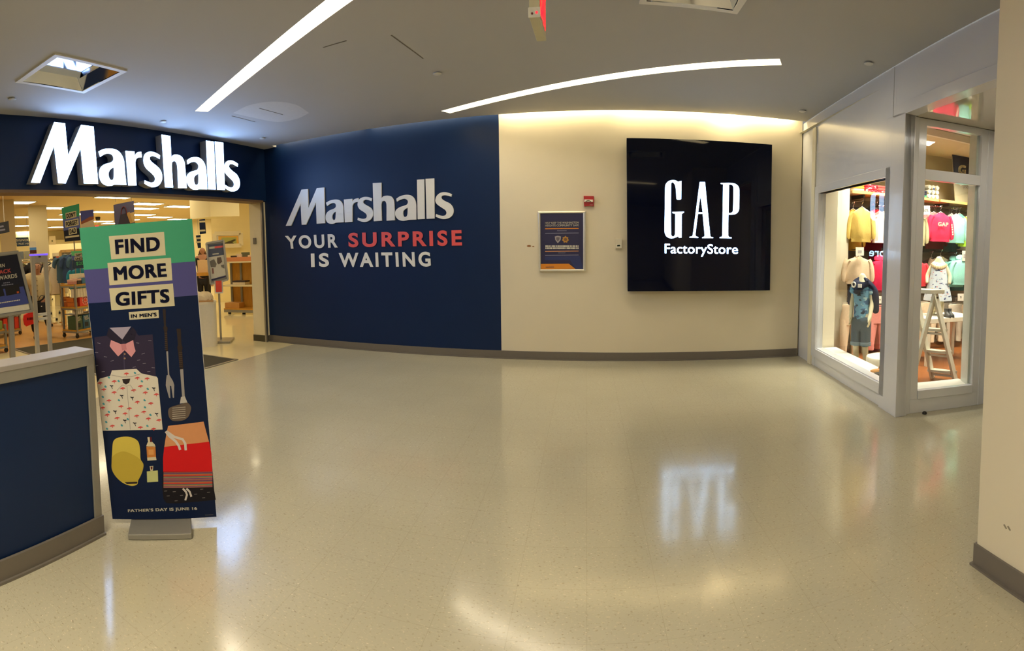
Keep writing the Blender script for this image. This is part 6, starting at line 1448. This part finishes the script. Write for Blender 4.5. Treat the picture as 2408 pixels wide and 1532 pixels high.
# round plinth with sandals
pc_ = Vector((3.17, 5.05, 0))
t = thing('round_plinth', 'low white round plinth beside the boy mannequin', 'plinth', pc_)
b = MB(); b.lathe(pc_, [(0, 0), (.215, 0), (.22, .01), (.22, .225), (.212, .24), (0, .24)], M('plinth_white', (236, 226, 198), .5), 40); b.build('body', t, smooth=True)
b = MB(); b.lathe(pc_, [(.225, .0), (.235, .0), (.235, .02), (.225, .02)], LAMW, 40); b.build('base_ring', t, smooth=True)
for k, lab in ((0, 'tan sandal lying nearest the window on the white sill board'), (1, 'dark sandal beside the tan one in the corner window')):
    p = Vector((2.83, 4.55 - .0 * k, .0)); p = onz(2064, 869 + k * 8, .235) + Vector((.02 * k, 0, 0)); p.z = .211
    mt = [M('sandal_tan', (206, 146, 78), .6), M('sandal_dark', (60, 56, 48), .6)][k]
    t = thing('sandal', lab, 'shoe', p)
    b = MB(); b.loft([[p + Vector((.10 * math.cos(a) * (1 if math.cos(a) > 0 else .9), .035 * math.sin(a) * (1 + .25 * math.cos(a)), z)) for a in [2 * PI * i / 18 for i in range(18)]] for z in (0, .022)], mt); b.build('sole', t)
    b = MB(); b.tube([p + Vector((.04, -.036 + .072 * i / 8, .022 + .03 * math.sin(PI * i / 8))) for i in range(9)], .012, mt, 6); b.build('strap', t)

# white step ladder
f1, f2, l1 = onz(2247, 897), onz(2193, 890), onz(2138, 915); dl = f2 - f1; l2 = l1 + dl
a1 = (f1 + l1) / 2; a1.z = zat(2207, 688, a1); a2 = a1 + dl * .88; a1 = a1 + dl * .06
t = thing('step_ladder', 'white wooden step ladder in the recess window', 'ladder', (f1 + l2) / 2)
LW = M('ladder_white', (222, 218, 196), .5, noise=.03)
for n_, p, q in (('rail', f1, a1), ('rail', f2, a2), ('leg', l1, a1), ('leg', l2, a2)):
    b = MB(); b.bar(p, Vector(q) - Vector((0, 0, .02)), .10, .028, LW, up=dl.normalized()); b.build(n_, t, bevel=.003)
b = MB(); b.obox((a1 + a2) / 2 + Vector((0, 0, .005)), dl * .52, (f1 - l1).normalized() * .10, Vector((0, 0, .022)), LW); b.build('top_cap', t, bevel=.004)
for u in (.10, .33, .58):
    b = MB(); p, q = f1.lerp(a1, u), f2.lerp(a2, u); b.obox((p + q) / 2, (q - p) / 2, (f1 - l1).normalized() * .055, Vector((0, 0, .014)), LW); b.obox((p + q) / 2 + Vector((0, 0, -.045)), (q - p) / 2, (f1 - l1).normalized() * .012, Vector((0, 0, .012)), LW); b.build('step', t)
b = MB(); p, q = l1.lerp(a1, .45), l2.lerp(a2, .45); b.bar(p, q, .05, .02, LW); b.build('brace', t)
for p in (a1,): b = MB(); b.obox(p + (f1 - f2).normalized() * .02 + Vector((0, 0, -.06)), dl.normalized() * .006, (f1 - l1).normalized() * .018, Vector((0, 0, .010)), DKMET); b.build('hinge', t)

# white table with boots and the small dressed mannequin
tb = PY(2215, 742, 5.45); tz = tb.z
t = thing('display_table', 'white display table behind the ladder holding the small mannequin', 'table', (tb.x, 5.45, 0))
b = MB(); b.box((tb.x - .42, 5.2, tz - .06), (tb.x + .42, 5.72, tz), M('table_white', (226, 218, 192), .5)); b.build('tabletop', t, bevel=.004)
for sx in (-1, 1):
    for y in (5.24, 5.68): b = MB(); b.box((tb.x + sx * .385 - .025, y - .025, 0), (tb.x + sx * .385 + .025, y + .025, tz - .06), M('table_white', (226, 218, 192))); b.build('leg', t)
mc = Vector((PY(2207, 650, 5.48).x, 5.48, tz))
w_ = Vector((mc.x, mc.y, 0)).normalized(); r_ = Vector((w_.y, -w_.x, 0)); u_ = -w_
def bs(r, f, z): return mc + r_ * r + u_ * f + Vector((0, 0, z))
zn = zat(2207, 600, mc) - tz
t = thing('mannequin', 'small headless mannequin in floral dress standing on the white table', 'mannequin', mc)
s_ = zn / .76
V = [bs(0,0,.36*s_), bs(0,0,.5*s_), bs(0,0,.62*s_), bs(0,0,.70*s_), bs(0,.01,.745*s_), bs(-.045,0,.30*s_), bs(-.05,.01,.16*s_), bs(-.05,0,.03*s_), bs(-.05,.045,.02), bs(.045,0,.30*s_), bs(.05,.01,.16*s_), bs(.05,0,.03*s_), bs(.05,.045,.02),
     bs(-.10,0,.61*s_), bs(-.155,.02,.50*s_), bs(-.15,.07,.40*s_), bs(.10,0,.61*s_), bs(.155,.02,.50*s_), bs(.15,.07,.40*s_)]
E_ = [(0,1),(1,2),(2,3),(3,4),(0,5),(5,6),(6,7),(7,8),(0,9),(9,10),(10,11),(11,12),(2,13),(13,14),(14,15),(2,16),(16,17),(17,18)]
skin('body', V, E_, [.075,.08,.075,.045,.042,.05,.04,.03,.026,.05,.04,.03,.026,.034,.028,.022,.034,.028,.022], MQ, t)
FLO = pattern_mat('cloth_floral', (206, 216, 222), [((60, 78, 120), 22, .62), ((206, 92, 80), 24, .66), ((214, 178, 90), 23, .67)])
b = MB(); n = 32
b.loft([[bs(rx * math.cos(a) * (1 + fl * math.sin(7 * a)), ry * math.sin(a) * (1 + fl * math.sin(7 * a)), z * s_) for a in [2 * PI * i / n for i in range(n)]] for z, rx, ry, fl in ((.19, .185, .14, .07), (.21, .185, .14, .07), (.36, .15, .12, .05), (.50, .118, .10, .02), (.60, .105, .085, 0), (.655, .085, .06, 0), (.67, .07, .05, 0))], FLO, False); b.build('dress', t, smooth=True)
b = MB()
for k in range(9):
    a = PI * (.12 + .76 * k / 8); b.lathe(bs(.085 * math.cos(a) * 1.05, .075 * math.sin(a), (.655 - .05 * math.sin(a)) * s_), [(0, -.028), (.026, -.018), (.032, 0), (.026, .018), (0, .028)], M('ruffle_cream', (226, 208, 160), .8), 10)
b.build('ruffle_collar', t, smooth=True)
b = MB(); b.lathe(mc, [(0, 0), (.11, 0), (.11, .008), (0, .008)], GREYM, 20); b.build('base', t)
for k, (px, lab) in enumerate(((2224, 'dark ankle boot on the white table, left one'), (2232, 'dark ankle boot on the white table, right one'))):
    p = PY(px, 738, 5.30); p.z = tz; t = thing('boot', lab, 'shoe', p); bm2 = M('boot_dark', (66, 66, 62), .6, noise=.15)
    b = MB(); b.loft([[p + Vector((.03 * kx * math.cos(a), -.02 + oy + .03 * ky * math.sin(a), z)) for a in [2 * PI * i / 14 for i in range(14)]] for z, kx, ky, oy in ((.012, 1.1, 2.0, -.02), (.035, 1.05, 1.9, -.02), (.055, .95, 1.2, .0), (.075, .9, 1.0, .015), (.11, .95, 1.0, .015))], bm2); b.build('upper', t, smooth=True)
    b = MB(); b.loft([[p + Vector((.034 * math.cos(a), -.04 + .065 * math.sin(a), z)) for a in [2 * PI * i / 14 for i in range(14)]] for z in (0, .012)], BLACK); b.build('sole', t)
# flat unlit ceiling fixture in the shop
t = thing('ceiling_fixture', 'flat white ceiling fixture seen through the upper recess window', 'ceiling light', (4.05, 5.1, 3.02))
b = MB(); b.box((3.4, 4.9, 2.97), (4.9, 5.35, 3.018), WHITE); b.build('housing', t); b = MB(); b.box((3.5, 4.98, 2.962), (4.8, 5.27, 2.97), M('louvre_grey', (150, 144, 124), .5)); b.build('louvre', t)
# dark door stopper on the floor by the recess
p = onz(2174, 974); b = MB(); b.lathe(p, [(0, 0), (.022, 0), (.022, .012), (.014, .022), (0, .024)], DKMET, 14); tag(b.build('door_stop', smooth=True), 'small dark door stop on the floor at the recess window foot', 'door stop')
